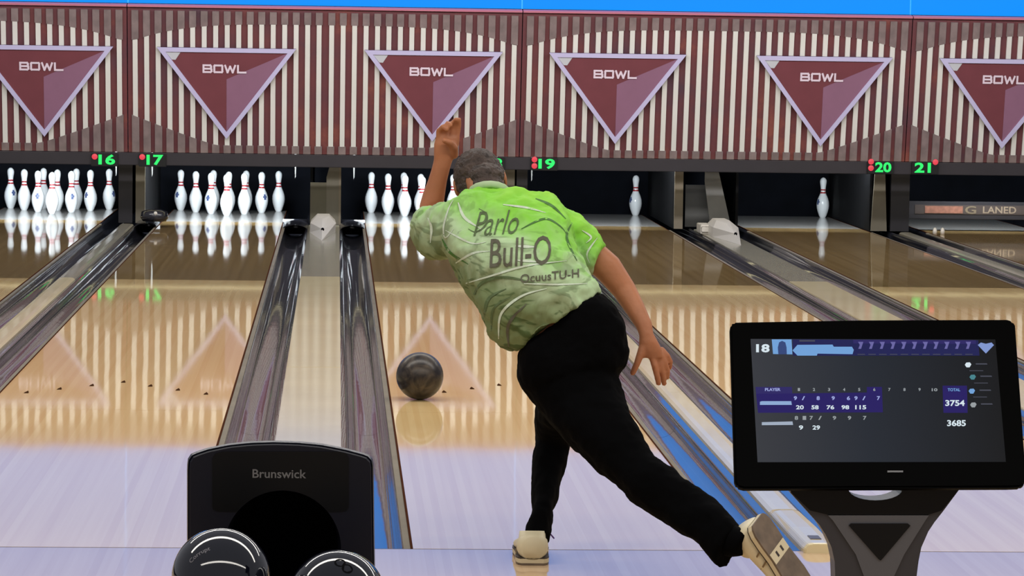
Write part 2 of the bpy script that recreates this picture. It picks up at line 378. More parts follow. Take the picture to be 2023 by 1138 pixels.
# dark rounded gutter end shields and a black round cup at lane seventeen
for key, xs in {'17|18': ((-1.249, -1.024), (-.755, -.533)), '16|17': ((-2.515, -2.316),)}.items():
    for (a, b) in xs:
        c = (a+b)/2; mb = MB()
        rings = []
        for q in range(7):
            t_ = q/6; ring = []
            for k in range(13):
                an = math.pi*k/12; ring.append(((a-b)/2*math.cos(an)*1.0, .45*t_*t_, .055*math.sin(an)*(1-.25*t_)+.035*t_-.03))
            rings.append(ring)
        mb.loft(rings, closed=False)
        mb.box((a-c, .44, -.08), (b-c, .47, .05))
        o = mb.build('gutter_shield', M_gutdark, smooth=True); o.location = (c, 16.6, 0)
        nm = {-1.249: 'black curved gutter end shield right of the full rack on lane seventeen', -.755: 'black curved gutter end shield left of the rack on lane eighteen', -2.515: 'black curved gutter end shield left of the full rack on lane seventeen'}[a]
        tag(o, nm, 'gutter shield', 'gutter end shields')
t = empty('sensor_cup', at(305, 425, 16.5), 'round black cup with a small bright lens left of lane seventeen pins', 'sensor')
mb = MB(); mb.lathe([(.0, -.05), (.10, -.05), (.12, -.02), (.11, .03), (.06, .05), (.0, .055)], 20); mb.build('cup', M_gutdark, t, smooth=True)
mb = MB(); mb.sphere((.015, -.10, .02), .018, 12, 8); mb.build('lens', M_white, t, smooth=True)
# small pale blobs on the lane twenty-one divider
for (u, v, lab) in ((1847, 452, 'small pale bolt cap, left of the two on the lane twenty-one gutter edge'), (1862, 457, 'small round pale bolt cap, right of the two on the lane twenty-one gutter edge')):
    p = at(u, v, 16.7); mb = MB(); mb.lathe([(.001, -.03), (.018, -.03), (.02, 0), (.012, .022), (.001, .03)], 14)
    o = mb.build('bolt_cap', M_white, smooth=True); o.location = (p.x, p.y, .03); tag(o, lab, 'bolt cap')

# ------------------------------------------------------------------ pins
IN = .0254
PROF = [(0, 1.015), (.12, 1.06), (.75, 1.414), (2.25, 1.953), (3.375, 2.255), (4.5, 2.383), (5.875, 2.28), (7.25, 1.852), (8.0, 1.52), (8.625, 1.236), (9.375, .983), (10, .9), (10.875, .935), (11.75, 1.047), (12.625, 1.203), (13.5, 1.274), (14.2, 1.12), (14.7, .75), (14.95, .3), (15, .02)]
def make_pin():
    mb = MB(); mb.lathe([(r*IN, z*IN) for z, r in PROF], 24); p = mb.build('bowling_pin', M_pin, smooth=True)
    mb = MB()
    for z0, z1, r0, r1 in ((9.05, 9.55, 1.11, .975), (10.15, 10.6, .925, .945)):
        mb.lathe([(r0*IN+.0006, z0*IN), (r1*IN+.0006, z1*IN)], 24)
    mb.build('neck_stripe', M_red, p, smooth=True)
    mb = MB()
    for s_, z in ((-.5, 5.9), (.5, 5.9), (0, 6.5), (0, 5.2)):
        rings = []
        for q in range(2):
            zz = (z-.35+.7*q); rr_ = np.interp(zz, [a for a, b in PROF], [b for a, b in PROF])*IN+.0008
            rings.append([(rr_*math.sin(s_*.35+(k-2)*.09), -rr_*math.cos(s_*.35+(k-2)*.09), zz*IN) for k in range(5)])
        mb.loft(rings, closed=False)
    mb.build('emblem', M_mark, p, smooth=True, normals=False)
    return p
ROWS = {1: (0, 0), 2: (-.1524, .264), 3: (.1524, .264), 4: (-.3048, .528), 5: (0, .528), 6: (.3048, .528), 7: (-.4572, .792), 8: (-.1524, .792), 9: (.1524, .792), 10: (.4572, .792)}
WHERE = {1: 'the front pin', 2: 'left of the second row', 3: 'right of the second row', 4: 'left of the third row', 5: 'middle of the third row', 6: 'right of the third row', 7: 'left corner of the back row', 8: 'second from the left in the back row', 9: 'second from the right in the back row', 10: 'right corner of the back row'}
p0 = make_pin(); first = True
ang = {16: {7: .6, 4: 1.6, 2: 0, 1: 2.9, 3: .2, 6: -.7, 10: .9, 5: 2.5, 8: 2.2, 9: 2.8}, 17: {7: -.6, 4: 2.6, 2: -.5, 1: 3, 3: 2.7, 6: .6, 10: 2.4, 5: 2, 8: 2, 9: 2}}
def place_pin(n, k, label, group):
    global first
    if first: o = p0; first = False
    else:
        o = p0.copy(); COL.objects.link(o)
        for ch in p0.children: c = ch.copy(); c.parent = o; COL.objects.link(c)
    dx, dy = ROWS[k]; o.location = (LANES[n]+dx, 18.288+dy, 0); o.rotation_euler = (0, 0, ang.get(n, {}).get(k, 2.2+.3*k))
    tag(o, label, 'bowling pin', group)
for n in (16, 17, 18):
    for k in range(1, 11):
        place_pin(n, k, 'white bowling pin in the lane %s rack, %s' % (WD[n], WHERE[k]), 'bowling pins racked on lane %s' % WD[n])
place_pin(19, 10, 'lone white bowling pin standing on lane nineteen right of the bowler', 'lone bowling pins')
place_pin(20, 10, 'lone white bowling pin standing on lane twenty above the scoring screen', 'lone bowling pins')

# ------------------------------------------------------------------ masking units
PW = 3.3642; HM = 1.262; TILT = math.radians(10)
YB = 16.72
def mask_unit(xc, label, xmin=-99, xmax=99):
    zb = .632 + (-xc)*0.0
    t = empty('masking_unit', (xc, YB, zb), label, 'masking panel', 'striped masking panels above the lanes')
    t.rotation_euler = (TILT, 0, 0)
    mb = MB(); mb.box((-PW/2+.004, .0, 0), (PW/2-.004, .05, HM)); mb.build('backing_board', M_back, t)
    mb = MB(); mb.box((-PW/2+.004, -.02, HM), (PW/2-.004, .05, HM+.016)); mb.build('top_trim', M_trimtop, t)
    pitch = .0972*1.0
    # bars sit at +-.0535 then every .0976 m
    for sgn in (-1, 1):
        for k in range(17):
            x = sgn*(.0535+.0976*k); tt = abs(x)/(.0535+.0976*16)
            if not (xmin <= xc+x <= xmax): continue
            def ztop(x_):
                q = min(1, abs(x_)/(.0535+.0976*16)); return HM-(.135+.15*q**4)
            def zbot(x_):
                q = min(1.02, abs(x_)/(.0535+.0976*16)); return .072+(.245*((q-.57)/.43)**1.1 if q > .57 else 0)
            a, b = x-.0205, x+.0205; y = -.022
            mb = MB()
            mb.prism([(x-.031, y, .004), (x+.031, y, .004), (x+.031, y, zbot(x+.031)-.001), (x-.031, y, zbot(x-.031)-.001)], (0, .022, 0), 0)
            mb.prism([(a, y, zbot(a)), (b, y, zbot(b)), (b, y, ztop(b)), (a, y, ztop(a))], (0, .022, 0), 1)
            mb.prism([(x-.029, y, ztop(x-.029)+.001), (x+.029, y, ztop(x+.029)+.001), (x+.029, y, HM-.03), (x-.029, y, HM-.03)], (0, .022, 0), 0)
            mb.build('slat', [M_slatt, M_slatw], t)
    return t
pc = (LANES[17]+LANES[18])/2
mask_unit(pc-PW, 'striped maroon masking panel above lanes fifteen and sixteen at the far left')
mask_unit(pc, 'striped maroon masking panel above lanes seventeen and eighteen')
mask_unit(pc+PW, 'striped maroon masking panel above lanes nineteen and twenty')
mask_unit(pc+2*PW, 'striped maroon masking panel above lane twenty-one at the far right')

def sign(n, u, label):
    a = at(u, 98+.0075*(u-446), 16.5)
    t = empty('triangle_sign', (a.x, YB, .632), label, 'triangular sign', 'triangular maroon signs on the masking panels'); t.rotation_euler = (TILT, 0, 0)
    zt = HM-.340; za = .135; hw = .590; y = -.045
    mb = MB(); mb.prism([(-hw, y, zt), (hw, y, zt), (0, y, za)], (0, .02, 0)); mb.build('side_edge', M_frameb, t)
    # frame
    def inset(d):
        # inner triangle with margin d
        L_ = math.hypot(hw, zt-za); s_ = math.sin(math.atan2(zt-za, hw)); c_ = math.cos(math.atan2(zt-za, hw))
        k = d*(L_+hw)/(zt-za)
        return (-hw+k, zt-d), (hw-k, zt-d), (0, za+d*L_/hw)
    ii = inset(.036)
    o_ = [(-hw, zt), (hw, zt), (0, za)]
    mb = MB()
    for k in range(3):
        k2 = (k+1) % 3
        mb.prism([(o_[k][0], y-.012, o_[k][1]), (o_[k2][0], y-.012, o_[k2][1]), (ii[k2][0], y-.012, ii[k2][1]), (ii[k][0], y-.012, ii[k][1])], (0, .012, 0))
    mb.build('frame', M_frame, t)
    mb = MB(); mb.poly([(ii[0][0], y-.002, ii[0][1]), (ii[1][0], y-.002, ii[1][1]), (ii[2][0], y-.002, ii[2][1])]); mb.build('face', M_tri, t)
    mb = MB(); mb.poly([(ii[1][0], y-.004, ii[1][1]), (.0, y-.004, zt-.268), (.0, y-.004, ii[2][1])]); mb.build('facet', M_facet, t)
    mb = MB(); mb.poly([(ii[0][0], y-.0045, ii[0][1]), (ii[0][0]+.13, y-.0045, ii[0][1]), (ii[0][0]+.085, y-.0045, ii[0][1]-.07), (ii[0][0]+.055, y-.0045, ii[0][1]-.068)]); mb.build('corner_patch', M_patch, t)
    # wide squared lettering BOWL built from strokes (unit cell: width 1, height 1)
    L4 = {'B': [[(0, 0), (0, 1)], [(0, 1), (.85, 1), (.95, .85), (.95, .65), (.85, .5)], [(0, .5), (.9, .5)], [(.85, .5), (1, .38), (1, .12), (.88, 0), (0, 0)]],
          'O': [[(.06, 0), (.94, 0), (1, .1), (1, .9), (.94, 1), (.06, 1), (0, .9), (0, .1), (.06, 0)]],
          'W': [[(0, 1), (.24, 0), (.5, .85), (.76, 0), (1, 1)]], 'L': [[(0, 1), (0, 0), (.95, 0)]]}
    mb = MB(); cw, ch, st = .068, .058, .0082; x0 = -.196
    for i, c_ in enumerate('BOWL'):
        k_ = 1.25 if c_ == 'W' else 1.0; z0 = zt-.178-ch/2
        for pl in L4[c_]:
            for (a0, b0), (a1, b1) in zip(pl[:-1], pl[1:]):
                p, q = np.array((x0+a0*cw*k_, z0+b0*ch)), np.array((x0+a1*cw*k_, z0+b1*ch)); d_ = (q-p)/np.linalg.norm(q-p); n_ = np.array((-d_[1], d_[0]))*st; p, q = p-d_*st*.9, q+d_*st*.9
                mb.poly([(v_[0], y-.006-.0002*len(mb.f), v_[1]) for v_ in (p-n_, q-n_, q+n_, p+n_)])
        x0 += cw*k_+.024
    mb.build('lettering', M_letter, t)
for n, u in {16: 85, 17: 447.5, 18: 857, 19: 1221, 20: 1630, 21: 1991}.items():
    sign(n, u, 'maroon triangular BOWL sign on the masking panel above lane %s' % WD[n])

mb = MB(); mb.box((-6, 16.50, .528), (8.5, 16.62, .632)); o = mb.build('masking_rail', M_rail, bevel=.004); tag(o, 'long black rail under the striped masking panels carrying the lane numbers', 'rail')
mb = MB(); mb.box((-6, 16.64, .5290), (8.5, 16.76, .534)); mb.build('light_strip', mat('strip_lens', (40, 38, 30), .5, emit=(238, 226, 176), es=1.5), o)
# numbers
def number(n, ud, ul, two, hid=False):
    p = at(ud, 315+.010*(ud-200), 16.47); q = at(ul, 309.5+.0065*(ul-187), 16.47)
    lab = {16: 'green lit number sixteen with small red lamp on the rail', 17: 'green lit number seventeen with small red lamp on the rail', 18: 'green lit number eighteen on the rail mostly hidden by the bowler head', 19: 'green lit number nineteen with tall red lamp on the rail', 20: 'green lit number twenty with tall red lamp on the rail', 21: 'green lit number twenty-one with red lamp at its right'}[n]
    t = empty('lane_number_display', (p.x, 16.47, p.z), lab, 'lane number', 'green lane numbers on the rail')
    mb = MB(); x0 = min(-.095, q.x-p.x-.03); x1 = max(.095, q.x-p.x+.03)
    mb.box((x0, .005, -.058), (x1, .03, .052)); mb.build('housing', M_pcb, t, bevel=.003)
    text_obj('digits', str(n), .088, (0, 0, 0), (1,0,0), (0,0,1), M_green, t, width=.142, bold=.035)
    mb = MB(); mb.sphere((q.x-p.x, 0, q.z-p.z), .025, 16, 8, (1, .4, 1)); mb.build('red_lamp', M_redl, t, smooth=True)
    if two:
        mb = MB(); mb.sphere((q.x-p.x, 0, q.z-p.z-.055), .025, 16, 8, (1, .4, 1)); mb.build('red_lamp', M_redl, t, smooth=True)
number(16, 211, 187, False); number(17, 306, 281, False); number(18, 976, 951, False); number(19, 1080, 1056, True); number(20, 1745, 1721, True); number(21, 1823, 1848, False)

# video screens above
for k, lab in ((-1, 'leftmost bright blue video screen above the masking panels'), (0, 'bright blue video screen above lanes seventeen and eighteen'), (1, 'bright blue video screen above lanes nineteen and twenty'), (2, 'rightmost bright blue video screen above lane twenty-one')):
    x = pc+k*PW; t = empty('video_screen', (x, 16.62, 1.905), lab, 'video screen', 'blue video screens above the masking panels')
    mb = MB(); mb.box((-PW/2+.006, 0, 0), (PW/2-.006, .02, 2.0)); mb.build('display', M_screen, t)
    mb = MB(); mb.box((-PW/2, .02, 0), (PW/2, .10, 2.0)); mb.build('back_case', M_seam, t)

# ------------------------------------------------------------------ balls
def ball(name, c, label, m, holes=None, swirl=None):
    t = empty(name, (c.x, c.y, c.z-.108), label, 'bowling ball')
    R_ = .108
    mb = MB(); mb.sphere((0, 0, .108), R_, 48, 28); o = mb.build('shell', m, t, smooth=True)
    if holes:
        for d in holes:
            d = Vector(d).normalized(); mb = MB(); rot = d.to_track_quat('Z', 'Y').to_matrix()
            n = 20; ring = [rot @ Vector((.0125*math.cos(2*math.pi*k/n), .0125*math.sin(2*math.pi*k/n), R_*.9945))+Vector((0,0,.108)) for k in range(n)]
            inn = [rot @ Vector((.0115*math.cos(2*math.pi*k/n), .0115*math.sin(2*math.pi*k/n), R_*.9955))+Vector((0,0,.108)) for k in range(n)]
            mb.loft([ring, inn]); mb.build('finger_hole', M_black, t)
    return t
def marble():
    m = mat('marbled_charcoal_ball', (62, 54, 48), .3, spec=.4, coat=.0)
    nt = m.node_tree; b = nt.nodes['Principled BSDF']; tc = nt.nodes.new('ShaderNodeTexCoord'); n = nt.nodes.new('ShaderNodeTexNoise')
    n.inputs['Scale'].default_value = 9; n.inputs['Detail'].default_value = 3; n.inputs['Distortion'].default_value = 2.5
    nt.links.new(tc.outputs['Object'], n.inputs['Vector']); r = nt.nodes.new('ShaderNodeValToRGB'); e = r.color_ramp.elements
    e[0].position = .38; e[0].color = (*lin((30, 25, 25)), 1); e[1].position = .75; e[1].color = (*lin((84, 74, 62)), 1)
    nt.links.new(n.outputs['Fac'], r.inputs['Fac']); nt.links.new(r.outputs['Color'], b.inputs['Base Color']); return m
bc = at(829, 745, 4.15); bc.z = .108
ball('bowling_ball', Vector((at(829, 745, 4.15).x, 4.12, .108)), 'dark marbled bowling ball rolling down the lane beside the bowler', marble())
M_ball = mat('black_glossy_ball', (10, 12, 22), .06, spec=.6, coat=.6)
t1 = ball('bowling_ball', at(437, 1140, -3.18), 'glossy black bowling ball with curved pale lettering at the bottom left', M_ball)
t2 = ball('bowling_ball', at(666, 1183, -3.18), 'glossy black bowling ball with two finger holes at the bottom right of the return', M_ball, holes=[(.05, -.55, .84), (.2, -.66, .74)])
# curved lettering on the left ball
def ball_text(t, txt, size, az0, el, span):
    vs, fs = text_mesh(txt, size, 1, .01); mb = MB(); R_ = .1084
    W_ = max(v[0] for v in vs)
    for x, y in vs:
        a = az0+x/W_*span; e_ = el+y/R_
        # arc around an axis facing the camera (-y): radius angle from view axis
        th = e_; mb.v.append((R_*math.sin(th)*math.sin(a), -R_*math.cos(th), .108+R_*math.sin(th)*math.cos(a)))
    mb.f = fs; mb.m = [0]*len(fs); mb.build('lettering', mat('ball_lettering', (120, 118, 124), .4), t, normals=False)
ball_text(t1, 'Corrupt', .014, -.62, .80, .34)

# ------------------------------------------------------------------ ball return
YH = -2.70
M_hood = mat('hood_navy_black', (13, 15, 28), .35, spec=.3, noise=.08, nscale=5)
M_hoodp = mat('hood_badge_black', (5, 6, 8), .3, spec=.25)
M_rim = mat('hood_rim', (46, 48, 62), .3)
t = empty('ball_return', (at(555, 1000, YH).x, YH, 0), 'black ball return hood with round opening and maker lettering at the lower left', 'ball return')
P0 = Vector(t.location)
def hp(u, v, y=YH): return at(u, v, y)-P0
arc = [(372, 1230), (371, 1060), (371, 925), (373, 908), (380, 899), (410, 889), (451, 880.5), (495, 876), (542, 874.5), (590, 876), (634, 880), (680, 889), (722, 900), (732, 905), (736, 916), (738, 1060), (741, 1230)]
C0 = (558, 1085); RR = 116
n_out = len(arc); hole = []
for k in range(33):
    a = math.pi*(1.0 - k/32) ; hole.append((C0[0]+RR*math.cos(a), C0[1]-RR*math.sin(a)))
hole = [(C0[0]-RR, 1230)]+hole+[(C0[0]+RR, 1230)]
# front face as a strip between outer arc and inner hole
def resample(pts, n):
    d = [0]
    for i in range(1, len(pts)): d.append(d[-1]+math.dist(pts[i-1], pts[i]))
    return [(np.interp(d[-1]*k/(n-1), d, [p[0] for p in pts]), np.interp(d[-1]*k/(n-1), d, [p[1] for p in pts])) for k in range(n)]
A_, B_ = resample(arc, 90), resample(hole, 90)
mb = MB(); back = Vector((0, .30, -.075))
fo = [hp(u, v) for u, v in A_]; fi = [hp(u, v) for u, v in B_]
cen = hp(558, 1085)
fo_in = [p*1 for p in fo]
mb.loft([[p+Vector((0, .012, 0)) for p in fo], [p+(cen-p)*.022 for p in fo], fi, [p+Vector((0, .07, 0))+(cen-p)*.04 for p in fi], [p+Vector((0, .35, -.03))+(cen-p)*.1 for p in fi]], closed=False)
mb.loft([[p+Vector((0, .012, 0)) for p in fo], [p+back*.5 for p in fo], [p+back+(cen-p)*.03 for p in fo]], closed=False)
mb.build('hood', M_hood, t, smooth=False)
mb = MB(); mb.prism([p+back*.97+(cen-p)*.05 for p in fo], (0, .008, 0)); mb.build('back_plate', M_black, t)
mb = MB(); mb.loft([[p+Vector((0, .006, 0)) for p in fo], [p+Vector((0, .016, .0)) + (p-cen)*.012 for p in fo], [p+Vector((0, .028, 0)) for p in fo]], closed=False); mb.build('rim', M_rim, t, smooth=True)
# badge panel with the hole cut from its lower edge
bad = [(419.5, 905), (425, 896), (440, 892), (670, 892), (684, 896), (689, 905), (689, 1002), (684, 1009), (672, 1011), (647, 1011)]
for k in range(25):
    a = math.radians(40+100*k/24); bad.append((C0[0]+(RR+1)*math.cos(a), C0[1]-(RR+1)*math.sin(a)))
bad += [(469, 1011), (430, 1010), (421, 1006), (419.5, 1000)]
cu = bpy.data.curves.new('badge_panel', 'CURVE'); cu.dimensions = '3D'
mb = MB(); mb.prism([hp(u, v)+Vector((0, -.003, 0)) for u, v in bad], (0, .003, 0)); o = mb.build('badge_panel', M_hoodp, t)
bmx = bmesh.new(); bmx.from_mesh(o.data); bmesh.ops.triangulate(bmx, faces=bmx.faces); bmx.to_mesh(o.data); bmx.free()
bpy.data.curves.remove(cu)
ce = hp(552, 935.5); ex = (hp(604, 936)-ce).normalized(); ey = (hp(552, 925)-ce).normalized()
text_obj('lettering', 'Brunswick', .0205, ce+Vector((0, -.0045, 0)), ex, ey, mat('badge_lettering', (112, 112, 112), .35), t, width=.125, bold=.012)
# pedestal and rack tray below the frame
pb = MB(); pb.box((-.20, .06, 0), (.20, .28, .33)); pb.build('pedestal', M_hood, t, bevel=.02)
pb = MB()
bz1 = t1.location.z; bz2 = t2.location.z
pb.box((-.24, -.62, 0), (.22, -.02, .18)); pb.build('rack_base', M_dark, t, bevel=.02)
for tb in (t1, t2):
    c = tb.location-P0; pb = MB(); pb.lathe([(.05, 0), (.05, c.z-.0), (.075, c.z+.008), (.085, c.z+.025), (.07, c.z+.014), (.0501, c.z+.005), (.02, c.z-.002)], 24, (c.x, c.y, 0)); pb.build('ball_cup', M_dark, t, smooth=True)

# ------------------------------------------------------------------ scoring console
YT, YBm = -3.62, -3.80
def q4(u, v):
    # panel pixel -> world; depth runs linearly from the top edge to the bottom edge
    k = (v-632)/(962-632); return at(u, v, YT+(YBm-YT)*k)
M_bez = mat('bezel_black', (2, 2, 2), .5, spec=.03)
M_stand = mat('stand_charcoal', (50, 49, 53), .4, noise=.06, nscale=4)
M_standd = mat('stand_black', (8, 8, 10), .4, spec=.2)
M_standl = mat('stand_grey_inlay', (84, 84, 88), .35)
base = at(1735, 1138, -3.7)
t = empty('scoring_console', (base.x, -3.7, 0), 'black scoring touchscreen on a waisted charcoal stand at the lower right', 'scoring screen')
P0 = Vector(t.location); nrm = (q4(1800, 800)-q4(1500, 800)).cross(q4(1500, 700)-q4(1500, 900)).normalized()
if nrm.y > 0: nrm = -nrm
out = [(1442.5, 650), (1444, 641), (1450, 636), (1700, 631.5), (1990, 630.5), (2001, 634), (2006, 642), (2027, 935), (2026, 955), (2016, 962), (1990, 963), (1470, 965), (1456, 961), (1451.5, 950)]
pts = [q4(*q)-P0 for q in out]
mb = MB(); mb.prism(pts, -nrm*.018); mb.build('bezel', M_bez, t, bevel=.004)
scr = [(1482.7, 670), (1966, 671), (1987, 913), (1496.5, 913.5)]
def em(name, c, e, es=1): return mat(name, (2, 2, 3), .4, spec=.08, emit=c, es=es)
sm = em('screen_glow', (36, 40, 48), 1)
nt = sm.node_tree; b = nt.nodes['Principled BSDF']; g = nt.nodes.new('ShaderNodeTexCoord'); sp = nt.nodes.new('ShaderNodeSeparateXYZ'); nt.links.new(g.outputs['Generated'], sp.inputs[0])
r = nt.nodes.new('ShaderNodeValToRGB'); e = r.color_ramp.elements; e[0].color = (*lin((54, 56, 62)), 1); e[1].color = (*lin((18, 19, 22)), 1); kk = e.new(.45); kk.color = (*lin((34, 39, 48)), 1)
nt.links.new(sp.outputs['X'], r.inputs['Fac']); nt.links.new(r.outputs['Color'], b.inputs['Emission Color'])
mb = MB(); mb.poly([q4(*q)-P0+nrm*.001 for q in scr]); so = mb.build('screen', sm, t, normals=False)
def sq(s_, t_):
    """screen picture coordinates (0..1, 0..1) -> local point"""
    x = np.array(scr[0])*(1-s_)*(1-t_)+np.array(scr[1])*s_*(1-t_)+np.array(scr[2])*s_*t_+np.array(scr[3])*(1-s_)*t_
    return q4(float(x[0]), float(x[1]))-P0
def spx(u, v):  # zoomed crop pixel (region 1480..1980, scale 4.046) -> photo pixel
    return 1480+u/4.046, 660+v/4.046
lev = [0]
def patch(name, pts_, m, parent, lift=.0016):
    mb = MB(); mb.poly([q4(*spx(*q))-P0+nrm*lift for q in pts_]); return mb.build(name, m, parent, normals=False)
def stxt(txt, u, v, hpx, wpx, m, lift=.003, bold=.03, name='screen_text'):
    c = q4(*spx(u, v))-P0+nrm*lift; ex = (q4(*spx(u+50, v))-q4(*spx(u, v))).normalized(); ey = (q4(*spx(u, v-50))-q4(*spx(u, v))).normalized()
    k = (q4(*spx(u+100, v))-q4(*spx(u, v))).length/100
    text_obj(name, txt, hpx*k*1.0, c, ex, ey, m, so, width=wpx*k, bold=bold)
E_white = em('glow_white', (214, 228, 236), 1); E_lb = em('glow_light_blue', (112, 160, 214), 1); E_navy = em('glow_navy', (30, 32, 82), 1)
E_pur = em('glow_purple', (44, 38, 98), 1); E_pur2 = em('glow_deep_purple', (36, 26, 96), 1); E_lav = em('glow_lavender', (160, 170, 224), 1)
E_dim = em('glow_dim', (72, 74, 86), 1); E_mid = em('glow_mid_blue', (62, 74, 128), 1); E_pin = em('glow_pink_blue', (104, 100, 160), 1); E_grey = em('glow_grey', (150, 156, 160), 1)
E_ava = em('glow_avatar', (52, 70, 120), 1); E_teal = em('glow_teal', (70, 130, 140), 1)
stxt('18', 108, 118, 72, 108, E_white, bold=.04)
patch('avatar_tile', [(180, 45), (338, 45), (345, 165), (190, 162)], E_lb, so)
patch('avatar_figure', [(232, 165), (228, 110), (238, 70), (262, 58), (288, 70), (298, 110), (300, 165)], E_ava, so, .0022)
patch('header_band', [(345, 45), (1830, 52), (1840, 175), (350, 175)], E_navy, so)
patch('header_sheen', [(830, 48), (1810, 52), (1812, 82), (832, 78)], E_pur, so, .002)
patch('name_banner', [(345, 135), (385, 90), (665, 88), (675, 105), (820, 105), (835, 130), (825, 165), (545, 160), (540, 176), (385, 176)], E_lb, so, .0024)
patch('header_line', [(400, 52), (525, 52), (525, 64), (400, 64)], E_dim, so, .0024)
for k in range(11):
    u = 885+k*86; patch('header_glyph', [(u-16, 66), (u+26, 66), (u+8, 122), (u-14, 122), (u-2, 90)], E_pin, so, .0024)
    patch('header_dash', [(u-20, 163), (u+40, 163), (u+40, 169), (u-20, 169)], E_dim, so, .0024)
patch('emblem', [(1825, 92), (1850, 72), (1890, 82), (1935, 72), (1955, 92), (1890, 160)], em('glow_emblem', (128, 150, 206), 1), so, .0028)
patch('table_header', [(50, 425), (340, 425), (345, 480), (55, 480)], E_pur, so)
patch('table_row', [(55, 480), (940, 470), (940, 425), (1060, 425), (1068, 628), (70, 632)], E_pur2, so)
patch('total_block', [(1545, 415), (1740, 415), (1745, 632), (1552, 632)], E_pur2, so)
stxt('PLAYER', 187, 448, 26, 124, E_lav)
for k, c in enumerate('123456789'): stxt(c, 396+k*120.5, 448, 26, 18, E_grey)
stxt('10', 1480, 450, 26, 46, E_grey)
stxt('TOTAL', 1635, 450, 26, 100, E_lb)
for s_, u in (('9', 368), ('/', 432), ('8', 550), ('9', 670), ('6', 792), ('9', 852), ('/', 916), ('7', 1032)): stxt(s_, u, 517, 34, 26, E_lav)
for s_, u, w_ in (('20', 404, 62), ('58', 525, 58), ('76', 648, 62), ('98', 767, 62), ('115', 890, 88)): stxt(s_, u, 590, 36, w_, E_white)
for s_, u in (('8', 376), ('1', 440), ('7', 495), ('/', 565), ('9', 680), ('9', 800), ('7', 922)): stxt(s_, u, 675, 34, 28, E_grey)
stxt('9', 413, 752, 38, 34, E_white); stxt('29', 535, 752, 38, 60, E_white)
patch('name_smudge', [(85, 545), (100, 540), (335, 540), (340, 570), (85, 570)], em('glow_name', (140, 168, 210), 1), so, .0024)
patch('name_smudge', [(100, 708), (345, 702), (350, 730), (100, 732)], em('glow_name_grey', (160, 172, 190), 1), so, .0024)
stxt('3754', 1643, 556, 52, 155, E_white); stxt('3685', 1655, 716, 54, 150, E_white)
for v, m_ in ((250, E_white), (348, E_teal), (460, E_lb), (570, E_grey)):
    u = {250: 1748, 348: 1785, 460: 1778, 570: 1790}[v]
    patch('menu_icon', [(u-26, v), (u-14, v-18), (u+14, v-20), (u+26, v-4), (u+12, v+20), (u-12, v+20)], m_, so, .0026)
    patch('menu_line', [(u+60, v-12), (u+150, v-12), (u+155, v-2), (u+62, v-2)], E_dim, so, .0026)
    if v < 570: patch('menu_divider', [(u+10, v+44), (u+120, v+44), (u+122, v+50), (u+12, v+50)], E_dim, so, .0024)
mb = MB(); mb.poly([q4(*q)-P0+nrm*.001 for q in ((1753, 930), (1784, 930), (1784, 933.5), (1753, 933.5))]); mb.build('bezel_mark', mat('bezel_mark_grey', (110, 110, 112), .4), t, normals=False)
# stand
YS = -3.74
def sp_(u, v, y=YS): return at(u, v, y)-P0
lf = [(1560, 958), (1562, 974), (1599, 1015), (1618, 1036), (1631, 1056), (1643, 1082), (1649, 1110), (1650, 1138), (1652, 1220)]
rt = [(1810, 1220), (1811, 1138), (1814.5, 1110), (1820, 1082), (1834, 1050), (1846, 1032), (1862.5, 1011), (1896, 966), (1900, 958)]
notch = [(1782, 958), (1782, 966)] + [(1729+53*math.cos(math.pi*k/14), 966+22*math.sin(math.pi*k/14)) for k in range(1, 14)] + [(1676, 966), (1676, 958)]
outl = lf+rt+notch
mb = MB(); mb.prism([sp_(*q) for q in outl], (0, .06, 0)); o = mb.build('neck', M_stand, t)
bmx = bmesh.new(); bmx.from_mesh(o.data); bmesh.ops.triangulate(bmx, faces=[f for f in bmx.faces if len(f.verts) > 4]); bmx.to_mesh(o.data); bmx.free()
yoke = [(1560, 958), (1562, 972), (1600, 1008), (1637, 1017), (1832, 1017), (1860, 1008), (1893, 968), (1899, 958)]+notch
mb = MB(); mb.prism([sp_(*q)+Vector((0, -.004, 0)) for q in yoke], (0, .004, 0)); o = mb.build('yoke_cover', M_standd, t)
bmx = bmesh.new(); bmx.from_mesh(o.data); bmesh.ops.triangulate(bmx, faces=[f for f in bmx.faces if len(f.verts) > 4]); bmx.to_mesh(o.data); bmx.free()
inl = [(1635, 1017.5), (1834, 1017.5), (1828, 1026), (1785, 1095), (1765, 1138), (1758, 1220), (1712, 1220), (1706, 1138), (1690, 1095), (1645, 1028)]
mb = MB(); mb.prism([sp_(*q)+Vector((0, -.006, 0)) for q in inl], (0, .006, 0)); mb.build('inlay', M_standl, t)
tri = [(1675.5, 1037), (1680, 1033), (1792, 1033), (1797, 1037), (1742, 1102), (1738, 1106), (1733, 1102)]
mb = MB(); mb.prism([sp_(*q)+Vector((0, -.010, 0)) for q in tri], (0, .005, 0)); mb.build('speaker_triangle', M_hoodp, t)
mb = MB()
a, b_ = sp_(1650, 1200), sp_(1811, 1200)
mb.loft([[(a.x, -.05, a.z), (b_.x, -.05, a.z), (b_.x, .03, a.z), (a.x, .03, a.z)], [(a.x-.02, -.08, .03), (b_.x+.02, -.08, .03), (b_.x+.02, .08, .03), (a.x-.02, .08, .03)], [(a.x-.08, -.16, 0), (b_.x+.08, -.16, 0), (b_.x+.08, .16, 0), (a.x-.08, .16, 0)]])
mb.build('pedestal', M_stand, t, bevel=.004)

